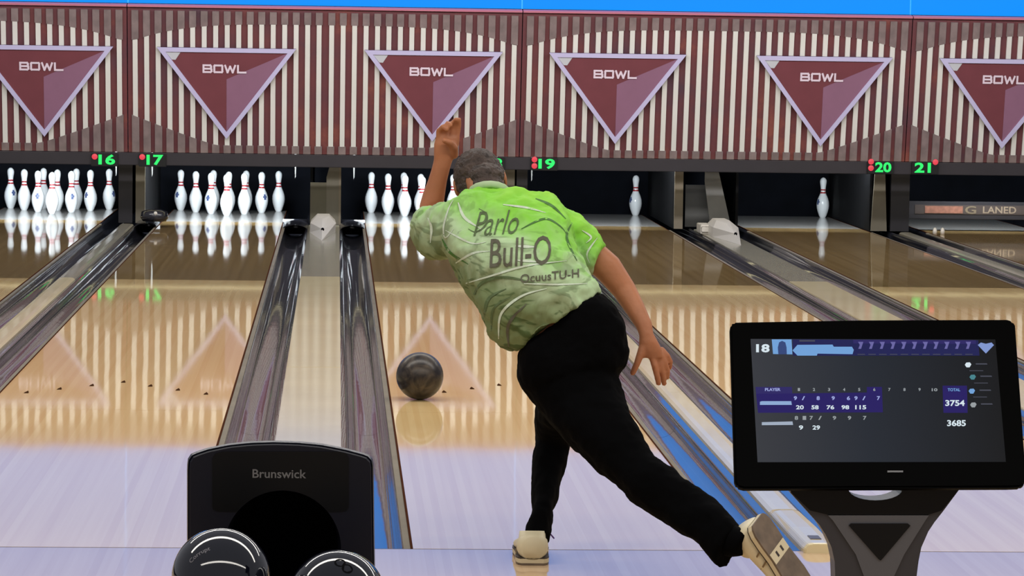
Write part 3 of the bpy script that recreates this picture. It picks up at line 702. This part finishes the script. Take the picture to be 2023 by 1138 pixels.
# ------------------------------------------------------------------ the bowler
def ringLR(l, r, Y, rd, T, n=28, dY=0.0, sq=2.3):
    a, b = at(l[0], l[1], Y-dY), at(r[0], r[1], Y+dY); c = (a+b)/2; A = (b-a)/2
    B = A.cross(T).normalized()
    if B.y > 0: B = -B
    out = []
    for k in range(n):
        an = 2*math.pi*k/n; ca, sa = math.cos(an), math.sin(an)
        ca = math.copysign(abs(ca)**(2/sq), ca); sa = math.copysign(abs(sa)**(2/sq), sa)
        out.append(c + A*ca + B*(rd*sa))
    return out
def loftLR(mb, specs, n=28, sq=2.3):
    cs = [(at(*s[0], s[2])+at(*s[1], s[2]))/2 for s in specs]; rings = []
    for i, s in enumerate(specs):
        T = (cs[min(i+1, len(cs)-1)]-cs[max(i-1, 0)]).normalized()
        rings.append(ringLR(s[0], s[1], s[2], s[3], T, n, s[4] if len(s) > 4 else 0, sq))
    mb.loft(rings)
def chain(mb, pts, rad, n=14):
    """round tapered chain through world points"""
    P_ = [Vector(p) for p in pts]; rings = []
    for i, p in enumerate(P_):
        T = (P_[min(i+1, len(P_)-1)]-P_[max(i-1, 0)]).normalized(); A = T.cross(Vector((0, 1, .1))).normalized()
        if A.length < .5: A = Vector((1, 0, 0))
        B = A.cross(T).normalized(); r_ = rad[i]
        rings.append([p+A*(r_*math.cos(2*math.pi*k/n))+B*(r_*math.sin(2*math.pi*k/n)) for k in range(n)])
    mb.loft(rings); mb.sphere(P_[-1], rad[-1], 12, 8); mb.sphere(P_[0], rad[0], 12, 8)
def fuse(name, mb, voxel, smooth_it, m, parent=None, disp=None, post=None):
    me = bpy.data.meshes.new(name); me.from_pydata(mb.v, [], mb.f)
    bm = bmesh.new(); bm.from_mesh(me); bmesh.ops.recalc_face_normals(bm, faces=bm.faces); bm.to_mesh(me); bm.free()
    o = bpy.data.objects.new(name, me); COL.objects.link(o)
    r = o.modifiers.new('r', 'REMESH'); r.mode = 'VOXEL'; r.voxel_size = voxel
    s_ = o.modifiers.new('s', 'SMOOTH'); s_.iterations = smooth_it; s_.factor = .5
    for (k, (strength, size, depth)) in enumerate(disp or []):
        tx = bpy.data.textures.new('folds', 'CLOUDS'); tx.noise_scale = size; tx.noise_depth = depth
        d = o.modifiers.new('d%d' % k, 'DISPLACE'); d.texture = tx; d.strength = strength; d.mid_level = .5; d.texture_coords = 'LOCAL'
    dg = bpy.context.evaluated_depsgraph_get(); dg.update()
    m2 = bpy.data.meshes.new_from_object(o.evaluated_get(dg)); m2.name = name
    bpy.data.objects.remove(o)
    if post: post(m2)
    m2.materials.clear(); m2.materials.append(m); m2.polygons.foreach_set('use_smooth', [True]*len(m2.polygons)); m2.update()
    o = bpy.data.objects.new(name, m2); link(o, parent); return o

skin = mat('skin', (172, 112, 78), .5, spec=.3, noise=.10, nscale=14, bump=.1, bscale=70)
skin.node_tree.nodes['Principled BSDF'].inputs['Subsurface Weight'].default_value = .05
body = MB()
# torso core and neck (inside the shirt)
TOR = [((1060, 700), (1185, 610), -.26, .105), ((1020, 655), (1160, 570), -.24, .12), ((965, 610), (1150, 530), -.20, .13), ((940, 565), (1130, 500), -.15, .125),
       ((915, 520), (1115, 470), -.09, .12), ((892, 478), (1100, 440), -.03, .11), ((895, 435), (1085, 412), .03, .10), ((925, 410), (1050, 402), .055, .06), ((930, 388), (1000, 382), .075, .046), ((915, 352), (992, 347), .155, .050)]
loftLR(body, TOR)
# right arm (image right, hanging out for balance)
loftLR(body, [((1075, 470), (1100, 410), .0, .055), ((1128, 500), (1160, 447), -.02, .052), ((1160, 532), (1188, 480), -.04, .048), ((1186, 556), (1222, 510), -.06, .045), ((1213, 585), (1254, 562), -.08, .040), ((1238, 620), (1272, 600), -.12, .033), ((1257, 648), (1288, 638), -.16, .024), ((1263, 663), (1291, 659), -.175, .020), ((1262, 678), (1300, 675), -.18, .020), ((1262, 692), (1308, 690), -.18, .019), ((1268, 707), (1310, 707), -.18, .014)], 24)
Yr = -.18
def fing(pts, r0, r1):
    chain(body, [at(*p) for p in pts], [r0+(r1-r0)*i/(len(pts)-1) for i in range(len(pts))])
fing([(1273, 676, Yr), (1266, 697, Yr-.01), (1259, 717, Yr-.015), (1250, 737, Yr-.012)], .0145, .0095)      # thumb
fing([(1287, 700, Yr), (1293, 722, Yr-.008), (1298, 742, Yr-.006), (1301, 757, Yr)], .0115, .0095)          # index
fing([(1296, 700, Yr+.01), (1304, 722, Yr+.01), (1309, 741, Yr+.02), (1312, 758, Yr+.03)], .011, .009)
fing([(1303, 698, Yr+.02), (1313, 716, Yr+.02), (1319, 732, Yr+.03), (1318, 746, Yr+.045)], .0105, .0085)
fing([(1307, 690, Yr+.03), (1319, 703, Yr+.03), (1325, 715, Yr+.04), (1323, 727, Yr+.055)], .0095, .0075)
# left arm (image left, swung up in front)
loftLR(body, [((890, 480), (925, 425), .05, .055), ((862, 485), (892, 430), .14, .052), ((834, 462), (880, 428), .27, .046), ((827, 434), (878, 420), .33, .044), ((829, 404), (877, 400), .34, .042), ((836, 380), (880, 378), .34, .038), ((845, 358), (883, 358), .335, .032), ((852, 336), (889, 333), .33, .026), ((857, 316), (895, 314), .328, .023), ((857, 302), (901, 300), .325, .021), ((857, 284), (907, 286), .325, .020), ((862, 268), (909, 272), .325, .015)], 24)
Yl = .325
fing([(867, 274, Yl), (867, 258, Yl-.005), (875, 250, Yl-.02), (883, 256, Yl-.03)], .011, .009)
fing([(879, 272, Yl), (880, 254, Yl-.005), (885, 243, Yl-.018), (890, 247, Yl-.03)], .011, .009)
fing([(892, 272, Yl), (894, 252, Yl), (897, 240, Yl-.01), (901, 236, Yl-.02)], .0105, .0085)
fing([(902, 275, Yl), (905, 257, Yl), (907, 245, Yl-.005), (907, 236, Yl-.012)], .0095, .008)
fing([(898, 306, Yl-.005), (898, 292, Yl-.025), (890, 282, Yl-.036), (878, 278, Yl-.04)], .0135, .010)
# legs core
loftLR(body, [((1045, 740), (1200, 690), -.28, .10), ((1080, 800), (1205, 770), -.36, .085), ((1145, 872), (1250, 845), -.46, .075), ((1225, 940), (1295, 912), -.58, .06), ((1262, 985), (1328, 935), -.62, .055), ((1330, 1035), (1388, 985), -.70, .05), ((1400, 1082), (1438, 1030), -.78, .035), ((1440, 1092), (1462, 1050), -.82, .032)], 22)
loftLR(body, [((1075, 740), (1185, 730), -.22, .09), ((1072, 790), (1150, 800), -.10, .08), ((1062, 850), (1130, 860), .02, .07), ((1060, 890), (1118, 890), .02, .055), ((1060, 950), (1102, 950), -.07, .05), ((1052, 1010), (1088, 1010), -.16, .04), ((1042, 1060), (1076, 1060), -.22, .035), ((1036, 1090), (1072, 1090), -.24, .035)], 22)
# head: face looks down the lane
hc = at(947, 354, .21); HR = Matrix.Rotation(math.radians(-12), 3, 'Y') @ Matrix.Rotation(math.radians(-14), 3, 'X')
def H(x, y, z): return hc + HR @ Vector((x, y, z))
body.sphere(hc, 1, 28, 20, (.076, .096, .088), HR)
rr2 = []
for (y, z, hw_, hz) in ((.02, -.01, .070, .06), (.055, -.035, .062, .055), (.085, -.055, .048, .05), (.100, -.075, .030, .035)):
    rr2.append([H(hw_*math.cos(2*math.pi*k/20), y+.008*math.sin(2*math.pi*k/20), z+hz*math.sin(2*math.pi*k/20)) for k in range(20)])
body.loft(rr2)
chain(body, [H(0, .095, .012), H(0, .110, -.008), H(0, .120, -.028), H(0, .104, -.036)], [.009, .011, .014, .012])
chain(body, [H(-.022, .094, -.060), H(0, .102, -.058), H(.022, .094, -.060)], [.007, .009, .007])
chain(body, [H(-.020, .092, -.070), H(0, .100, -.072), H(.020, .092, -.070)], [.007, .009, .007])
chain(body, [H(-.040, .086, .026), H(0, .095, .022), H(.040, .086, .026)], [.009, .010, .009])
for s_ in (-1, 1):
    body.sphere(H(s_*.080, .005, -.012), 1, 14, 10, (.008, .019, .031), HR @ Matrix.Rotation(s_*.25, 3, 'Z'))
person = fuse('person', body, .0046, 4, skin)
tag(person, 'bowler in a green jersey and black trousers lunging with the trailing leg to the right', 'person')
mb = MB()
for s_ in (-1, 1):
    pass
eye_m = mat('eye_white', (230, 226, 220), .2); iris_m = mat('iris', (60, 44, 30), .2)
for s_ in (-1, 1):
    mb = MB(); mb.sphere(H(s_*.030, .086, .006), .0115, 16, 10); e_ = mb.build('eye', eye_m, person, smooth=True)
    mb = MB(); mb.sphere(H(s_*.030, .0955, .006), .0045, 12, 8, (1, .5, 1)); mb.build('iris', iris_m, e_, smooth=True)
# hair
def hair_post(me): pass
hr = MB()
hr.sphere(H(0, -.008, .008), 1, 32, 22, (.083, .100, .092), HR)
hr.sphere(H(0, -.045, -.030), 1, 24, 16, (.076, .058, .066), HR)
hr.sphere(H(.004, -.040, -.060), 1, 24, 16, (.070, .058, .058), HR)
hr.sphere(H(.022, -.045, -.085), 1, 24, 16, (.056, .050, .044), HR)
for s_ in (-1, 1): hr.sphere(H(s_*.070, .030, .0), 1, 12, 8, (.012, .018, .034), HR)
hr.sphere(at(960, 348, .125), 1, 24, 16, (.060, .070, .044))
hr.sphere(at(965, 362, .080), 1, 24, 16, (.052, .054, .020))
rnd = random.Random(3)
for k in range(0):
    a = rnd.uniform(0, 2*math.pi); e_ = rnd.uniform(-.5, 1.45)
    d = Vector((math.cos(a)*math.cos(e_), math.sin(a)*math.cos(e_)-.15, math.sin(e_)))
    p = Vector((d.x*.0815, d.y*.098-.008, d.z*.0905+.008)); q = p*1.012+Vector((.004, -.010, -.016)); 
    if p.y > .055 and p.z < .06: continue
    chain(hr, [H(*p), H(*((p+q)/2*1.01)), H(*q)], [.0045, .004, .003], 6)
hair_m = mat('hair_grey_brown', (66, 54, 48), .55, spec=.3, noise=.5, nscale=38, bump=.6, bscale=140)
hair = fuse('hair', hr, .004, 9, hair_m, person, disp=[(.010, .014, 2)])
bmx = bmesh.new(); bmx.from_mesh(hair.data); inv = HR.inverted()
dead = []
for v in bmx.verts:
    l = inv @ (v.co-hc)
    if (l.y > .040 and l.z < .045) or (l.z < -.03 and l.y > .012): dead.append(v)
bmesh.ops.delete(bmx, geom=dead, context='VERTS'); bmx.to_mesh(hair.data); bmx.free()

# trousers
tr = MB()
loftLR(tr, [((1024, 692), (1192, 580), -.265, .135), ((1022, 720), (1220, 606), -.275, .145), ((1023, 748), (1238, 640), -.285, .15), ((1036, 772), (1244, 690), -.29, .15), ((1058, 785), (1238, 728), -.30, .13)], 32, 2.5)
loftLR(tr, [((1032, 760), (1243, 690), -.30, .135), ((1058, 792), (1222, 745), -.33, .12), ((1085, 828), (1236, 792), -.38, .105), ((1112, 862), (1254, 836), -.44, .098), ((1160, 902), (1277, 880), -.51, .088), ((1206, 944), (1300, 915), -.57, .08), ((1248, 990), (1334, 924), -.62, .075), ((1290, 1018), (1362, 950), -.66, .07), ((1340, 1052), (1398, 981), -.71, .068), ((1382, 1080), (1438, 1010), -.77, .064), ((1404, 1103), (1452, 1028), -.80, .062), ((1421, 1121), (1458, 1046), -.82, .058)], 28, 2.4)
loftLR(tr, [((1048, 745), (1200, 735), -.24, .12), ((1062, 785), (1170, 790), -.12, .10), ((1053, 830), (1145, 845), .0, .09), ((1055, 868), (1130, 872), .02, .078), ((1051, 932), (1115, 932), -.05, .068), ((1050, 998), (1095, 1000), -.15, .058), ((1041, 1036), (1094, 1028), -.20, .06), ((1032, 1066), (1084, 1066), -.23, .062)], 24, 2.3)
M_tr = mat('black_trousers', (5, 5, 6), .9, spec=.04, noise=.2, nscale=10, bump=.25, bscale=20)
trou = fuse('trousers', tr, .008, 4, M_tr, person, disp=[(.022, .11, 1), (.007, .03, 1)])

# shirt
sh = MB()
loftLR(sh, [((1014, 698), (1190, 579), -.262, .150), ((992, 686), (1184, 570), -.258, .150), ((966, 662), (1176, 556), -.25, .148), ((947, 624), (1165, 540), -.235, .146), ((934, 590), (1155, 522), -.21, .145), ((918, 558), (1146, 500), -.17, .142), ((900, 528), (1136, 474), -.12, .138), ((878, 498), (1128, 448), -.06, .130), ((866, 460), (1118, 422), -.01, .120), ((868, 428), (1108, 404), .03, .108), ((884, 410), (1085, 394), .045, .085), ((915, 393), (1045, 385), .058, .066), ((930, 382), (1006, 377), .066, .052)], 36, 2.5)
loftLR(sh, [((1055, 465), (1070, 398), .01, .085), ((1092, 482), (1108, 396), .0, .08), ((1118, 500), (1142, 424), -.02, .076), ((1142, 522), (1172, 458), -.04, .070), ((1156, 534), (1184, 472), -.05, .068), ((1168, 543), (1196, 484), -.058, .066)], 26, 2.4)
loftLR(sh, [((905, 515), (915, 405), .0, .085), ((872, 512), (880, 400), .06, .08), ((852, 502), (858, 404), .13, .074), ((840, 485), (842, 418), .20, .064)], 26, 2.4)
def shirt_material():
    m = bpy.data.materials.new('green_jersey'); m.use_nodes = True; nt = m.node_tree; N = nt.nodes.new; L = nt.links.new
    b = nt.nodes['Principled BSDF']; b.inputs['Roughness'].default_value = .7; b.inputs['Specular IOR Level'].default_value = .25
    g = N('ShaderNodeTexCoord'); A = at(1060, 385, 0); B_ = at(960, 640, 0); d = (B_-A); L2 = d.length_squared
    sub = N('ShaderNodeVectorMath'); sub.operation = 'SUBTRACT'; sub.inputs[1].default_value = A; L(g.outputs['Object'], sub.inputs[0])
    dot = N('ShaderNodeVectorMath'); dot.operation = 'DOT_PRODUCT'; dot.inputs[1].default_value = (d.x/L2, 0, d.z/L2); L(sub.outputs[0], dot.inputs[0])
    n = N('ShaderNodeTexNoise'); n.inputs['Scale'].default_value = 7; n.inputs['Detail'].default_value = 4; n.inputs['Distortion'].default_value = 1.2; L(g.outputs['Object'], n.inputs['Vector'])
    ma = N('ShaderNodeMath'); ma.operation = 'MULTIPLY_ADD'; ma.inputs[1].default_value = .55; L(n.outputs['Fac'], ma.inputs[0]); L(dot.outputs['Value'], ma.inputs[2])
    r = N('ShaderNodeValToRGB'); e = r.color_ramp.elements
    e[0].position = .16; e[0].color = (*lin((154, 214, 76)), 1); e[1].position = 1.3 if False else 1.0; e[1].color = (*lin((112, 126, 84)), 1)
    for p_, c_ in ((.40, (132, 202, 64)), (.54, (150, 202, 108)), (.68, (174, 200, 154)), (.84, (150, 164, 126))): k = e.new(p_); k.color = (*lin(c_), 1)
    L(ma.outputs[0], r.inputs['Fac'])
    # thin dark green brush strokes and pale streaks in the print
    wv = N('ShaderNodeTexNoise'); wv.inputs['Scale'].default_value = 4.2; wv.inputs['Detail'].default_value = 2; wv.inputs['Distortion'].default_value = 3.0
    mp = N('ShaderNodeMapping'); mp.inputs['Rotation'].default_value = (0, -.5, 0); mp.inputs['Scale'].default_value = (1, 1, 2.6); L(g.outputs['Object'], mp.inputs['Vector']); L(mp.outputs[0], wv.inputs['Vector'])
    r2 = N('ShaderNodeValToRGB'); e2 = r2.color_ramp.elements; e2[0].position = .40; e2[0].color = (1, 1, 1, 1); e2[1].position = .47; e2[1].color = (0, 0, 0, 1)
    L(wv.outputs['Fac'], r2.inputs['Fac'])
    mg = N('ShaderNodeMath'); mg.operation = 'MULTIPLY'; L(r2.outputs['Color'], mg.inputs[0])
    cl = N('ShaderNodeMapRange'); cl.inputs['From Min'].default_value = .1; cl.inputs['From Max'].default_value = .9; cl.inputs['To Min'].default_value = .12; cl.inputs['To Max'].default_value = .8; L(dot.outputs['Value'], cl.inputs['Value']); L(cl.outputs[0], mg.inputs[1])
    mx = N('ShaderNodeMix'); mx.data_type = 'RGBA'; mx.inputs['B'].default_value = (*lin((58, 78, 34)), 1); L(mg.outputs[0], mx.inputs['Factor']); L(r.outputs['Color'], mx.inputs['A'])
    L(mx.outputs['Result'], b.inputs['Base Color']); return m
shirt = fuse('shirt', sh, .007, 3, shirt_material(), person, disp=[(.042, .10, 1), (.016, .035, 2)])
# printed script and collar, laid on the cloth
bpy.context.view_layer.update()
bvh = BVHTree.FromPolygons([v.co[:] for v in shirt.data.vertices], [tuple(p.vertices) for p in shirt.data.polygons])
def on_shirt(u, v, lift=.0035):
    d = (at(u, v, 0)-CAM).normalized(); h = bvh.ray_cast(CAM, d, 30)
    return (h[0]-d*lift) if h[0] is not None else None
def fine(vs, fs, mx):
    bm = bmesh.new(); bv = [bm.verts.new((x, y, 0)) for x, y in vs]
    for f in fs:
        try: bm.faces.new([bv[i] for i in f])
        except ValueError: pass
    for _ in range(4):
        es = [e for e in bm.edges if e.calc_length() > mx]
        if not es: break
        bmesh.ops.subdivide_edges(bm, edges=es, cuts=1); bmesh.ops.triangulate(bm, faces=bm.faces)
    bm.verts.ensure_lookup_table(); bm.verts.index_update()
    o_ = ([(v.co.x, v.co.y) for v in bm.verts], [tuple(v.index for v in f.verts) for f in bm.faces]); bm.free(); return o_
def smooth_path(p, n):
    p = [p[0]]+list(p)+[p[-1]]; o_ = []
    for i in range(1, len(p)-2):
        for k in range(8):
            t_ = k/8; a, b, c, d = (np.array(q, float) for q in p[i-1:i+3])
            o_.append(tuple(.5*((2*b)+(-a+c)*t_+(2*a-5*b+4*c-d)*t_*t_+(-a+3*b-3*c+d)*t_**3)))
    o_.append(p[-1]); return resample(o_, n)
def shirt_text(txt, u, v, hpx, wpx, slope, m, bold=.0, shear=0):
    vs, fs = fine(*text_mesh(txt, hpx, 1, bold, shear), 3.0); W_ = max(p[0] for p in vs); mb = MB(); ok = []
    for x, y in vs:
        x = x/W_*wpx/2; p = on_shirt(u+x, v-y+slope*x); ok.append(p is not None); mb.v.append(tuple(p) if p else (0, 0, 0))
    mb.f = [f for f in fs if all(ok[i] for i in f)]; mb.m = [0]*len(mb.f); mb.build('jersey_lettering', m, shirt, normals=False)
def stroke(pts_, w0, w1, m, name='print_stroke'):
    """brush stroke of the print as a ribbon on the cloth"""
    P_ = smooth_path(pts_, 26); a_, b_2 = [], []
    for i, (u, v) in enumerate(P_):
        q, r_ = P_[min(i+1, 25)], P_[max(i-1, 0)]; dx, dy = q[0]-r_[0], q[1]-r_[1]; l_ = math.hypot(dx, dy) or 1
        wd = (w0+(w1-w0)*i/25)*(.25+.75*math.sin(math.pi*min(max(i/25, .03), .97)))/2
        A1, B1 = on_shirt(u-dy/l_*wd, v+dx/l_*wd, .0025), on_shirt(u+dy/l_*wd, v-dx/l_*wd, .0025)
        if A1 and B1: a_.append(A1); b_2.append(B1)
    if len(a_) < 3: return
    mb = MB(); mb.loft([a_, b_2], closed=False); mb.build(name, m, shirt, normals=False)
M_ink = mat('jersey_ink', (80, 98, 58), .7); M_ink2 = mat('jersey_ink_brown', (82, 80, 62), .7); M_pale = mat('jersey_pale', (196, 208, 186), .7); M_dg = mat('jersey_dark_green', (60, 108, 34), .7)
shirt_text('Parlo', 980, 440, 48, 90, -.06, M_ink, -.004, .45)
shirt_text('Bull-O', 1028, 497, 58, 122, -.06, M_ink2, .004, .08)
shirt_text('OcuusTU-H', 1086, 545, 17, 116, -.10, M_ink2, .01)
for pts_, a_, b2, m_ in [
    ([(946, 412), (962, 424), (958, 446), (940, 458), (925, 452)], 4, 3, M_ink),
    ([(1018, 486), (1060, 488)], 6, 5, M_pale), ([(1020, 514), (1062, 517)], 5, 5, M_pale),
    ([(994, 404), (1040, 410), (1078, 420)], 5, 3, M_pale),
    ([(1030, 452), (1075, 432), (1105, 445), (1120, 462)], 5, 3, M_dg),
    ([(1058, 392), (1090, 406), (1118, 432)], 6, 4, M_dg),
    ([(895, 395), (885, 415), (876, 450), (880, 470), (896, 452)], 4, 3, M_pale),
    ([(905, 400), (918, 430), (950, 452)], 7, 4, M_pale),
    ([(872, 470), (890, 500), (925, 522)], 6, 4, M_dg), ([(880, 455), (930, 480), (960, 478)], 4, 3, M_pale),
    ([(900, 520), (935, 500), (970, 496)], 6, 3, M_pale), ([(920, 560), (970, 545), (1040, 525), (1120, 515)], 5, 3, M_pale),
    ([(930, 600), (950, 560), (1000, 548), (1060, 560)], 7, 4, M_ink), ([(955, 630), (965, 590), (1000, 570)], 8, 4, M_ink),
    ([(985, 670), (990, 620), (1030, 585), (1080, 570)], 6, 4, M_pale), ([(970, 655), (975, 610), (1010, 585)], 5, 3, M_ink),
    ([(1005, 685), (1005, 640), (1040, 600)], 7, 5, M_ink2), ([(1035, 560), (1100, 562), (1160, 560)], 4, 3, M_pale),
    ([(1165, 520), (1160, 500), (1180, 470)], 4, 3, M_pale), ([(1150, 455), (1168, 468), (1158, 480)], 4, 3, M_pale), ([(1130, 440), (1120, 470), (1140, 515)], 6, 4, M_dg),
    ([(845, 430), (852, 450), (850, 480)], 6, 4, M_pale)]:
    stroke(pts_, a_, b2, m_)
# collar
mb = MB(); rings = []
for (u, v, y) in ((924, 387, .085), (929, 377, .055), (940, 370, .030), (955, 366, .016), (970, 365, .012), (985, 367, .018), (998, 372, .036), (1009, 382, .07)):
    c_ = at(u, v, y); tn = math.radians(90)
    rings.append([c_+_U*(.0115*math.sin(2*math.pi*k/14))+Vector((0, 1, 0))*(.007*math.cos(2*math.pi*k/14))+_U*(.002) for k in range(14)])
mb.loft(rings); mb.build('collar', mat('collar_pale_green', (176, 198, 156), .7), shirt, smooth=True)
mb = MB()
for r0 in ((970, 367, .052),):
    pass

# shoes
def shoe(origin, Ld, Nd, label_side, wk=1.22):
    """origin: heel bottom, Ld: heel to toe, Nd: out of the sole"""
    Ld = Ld.normalized(); Nd = (Nd-Ld*Nd.dot(Ld)).normalized(); Wd = Ld.cross(Nd).normalized()*wk
    def P_(l, w_, h_): return origin + Ld*l + Wd*w_ - Nd*h_
    prof = [(0.0, .030), (.01, .039), (.03, .0445), (.07, .045), (.12, .042), (.17, .046), (.21, .050), (.25, .048), (.275, .038), (.29, .022), (.295, .010)]
    def outline(k, s_=1.0): return prof
    top = {0: .088, .01: .098, .03: .100, .07: .094, .12: .084, .17: .068, .21: .056, .25: .046, .275: .038, .29: .028, .295: .02}
    mb = MB(); rings = []
    for l, w_ in prof:
        h_ = top[l]; ring = []
        for k in range(20):
            a = 2*math.pi*k/20; c_, s2 = math.cos(a), math.sin(a)
            ww = w_*.98*math.copysign(abs(c_)**.7, c_)*(1 if s2 < .0 else (1-.38*s2*s2)); hh = .016+(h_-.016)/2*(1+math.copysign(abs(s2)**.75, s2))
            ring.append(P_(l, ww, hh))
        rings.append(ring)
    mb.loft(rings); up = mb.build('shoe', M_shoe, person, smooth=True)
    def slab(h0, h1, k, name, m):
        mb = MB(); low, hi = [], []
        seq = [(l, w_*k+.001) for l, w_ in prof]+[(l, -(w_*k+.001)) for l, w_ in reversed(prof)]
        mb.loft([[P_(l, w_, h0) for l, w_ in seq], [P_(l, w_, h1) for l, w_ in seq]]); return mb.build(name, m, up)
    slab(.006, .020, 1.0, 'midsole', M_shoe2); slab(.0, .006, .99, 'outsole', M_sole)
    slab(.0195, .0225, 1.01, 'piping', M_stripe)
    mb = MB(); mb.box((0,0,0),(0,0,0)) if False else None
    # white grip patch under the arch
    seq = [(.100, .042), (.135, .042), (.135, -.042), (.100, -.042)]
    mb.loft([[P_(l, w_, -.0012) for l, w_ in seq], [P_(l, w_, .002) for l, w_ in seq]]); pt = mb.build('sole_patch', M_shoe2, up)
    for w_ in (-.014, .014):
        mb = MB(); mb.poly([P_(.108, w_-.004, -.0018), (P_(.126, w_-.004, -.0018)), P_(.126, w_+.004, -.0018), P_(.108, w_+.004, -.0018)]); mb.build('patch_mark', M_stripe, up, normals=False)
    for s_ in (-1, 1):
        for l in (.075, .11):
            mb = MB()
            pts = [P_(l, s_*.0435, .022), P_(l+.006, s_*.0435, .022), P_(l+.026, s_*.037, .060), P_(l+.020, s_*.037, .060)]
            mb.prism(pts, Wd*s_*.0025); mb.build('side_stripe', M_stripe2, up)
    # ankle opening and heel tab
    mb = MB(); ring0 = []; ring1 = []; ring2 = []
    for k in range(20):
        a = 2*math.pi*k/20; ring0.append(P_(.055+.052*math.cos(a), .040*math.sin(a), .060)); ring1.append(P_(.054+.046*math.cos(a), .036*math.sin(a), .100-.008*math.cos(a))); ring2.append(P_(.056+.038*math.cos(a), .020*math.sin(a), .096))
    mb.loft([ring0, ring1, ring2], caps=False); mb.build('collar_padding', M_shoe, up, smooth=True)
    mb = MB()
    for i in range(4):
        l = .125+.018*i; h_ = .084-.006*i
        chain(mb, [P_(l, -.018, h_-.006), P_(l+.004, 0, h_+.001), P_(l+.008, .018, h_-.006)], [.0025]*3, 6)
    chain(mb, [P_(.125, 0, .088), P_(.115, -.03, .092), P_(.12, -.052, .080), P_(.125, -.062, .066)], [.0025]*4, 6)
    mb.build('laces', M_lace, up, smooth=True)
    return up
M_shoe = mat('cream_leather', (214, 202, 168), .45, noise=.06, nscale=10); M_shoe2 = mat('cream_rubber', (206, 192, 158), .5); M_sole = mat('brown_sole', (104, 88, 72), .6, noise=.25, nscale=25)
M_stripe = mat('dark_brown_piping', (44, 30, 22), .5); M_stripe2 = mat('brown_stitch', (120, 98, 66), .5); M_lace = mat('purple_lace', (92, 62, 142), .6)
hb = at(1052, 1131, -.30); hb.z = .001
s1 = shoe(hb, Vector((.03, 1, 0)), Vector((0, 0, -1)), 'r', 1.14)
L_ = (at(1606, 1186, -.83)-at(1497, 1026, -.845)); 
perp = (_R*(.80)+_U*.60); N_ = (perp*.78 + Vector((0, -1, 0))*.62)
s2 = shoe(at(1497, 1026, -.86), L_, N_, 'l')
sk = MB(); loftLR(sk, [((1415, 1095), (1450, 1035), -.80, .045), ((1440, 1100), (1468, 1045), -.83, .043), ((1460, 1098), (1486, 1052), -.85, .038)], 22)
fuse('sock', sk, .006, 2, M_tr, person)
sk = MB(); loftLR(sk, [((1036, 1052), (1082, 1052), -.23, .045), ((1036, 1070), (1080, 1070), -.235, .042), ((1040, 1085), (1076, 1085), -.235, .038)], 22)
fuse('sock', sk, .006, 2, M_tr, person)
bpy.context.view_layer.update()
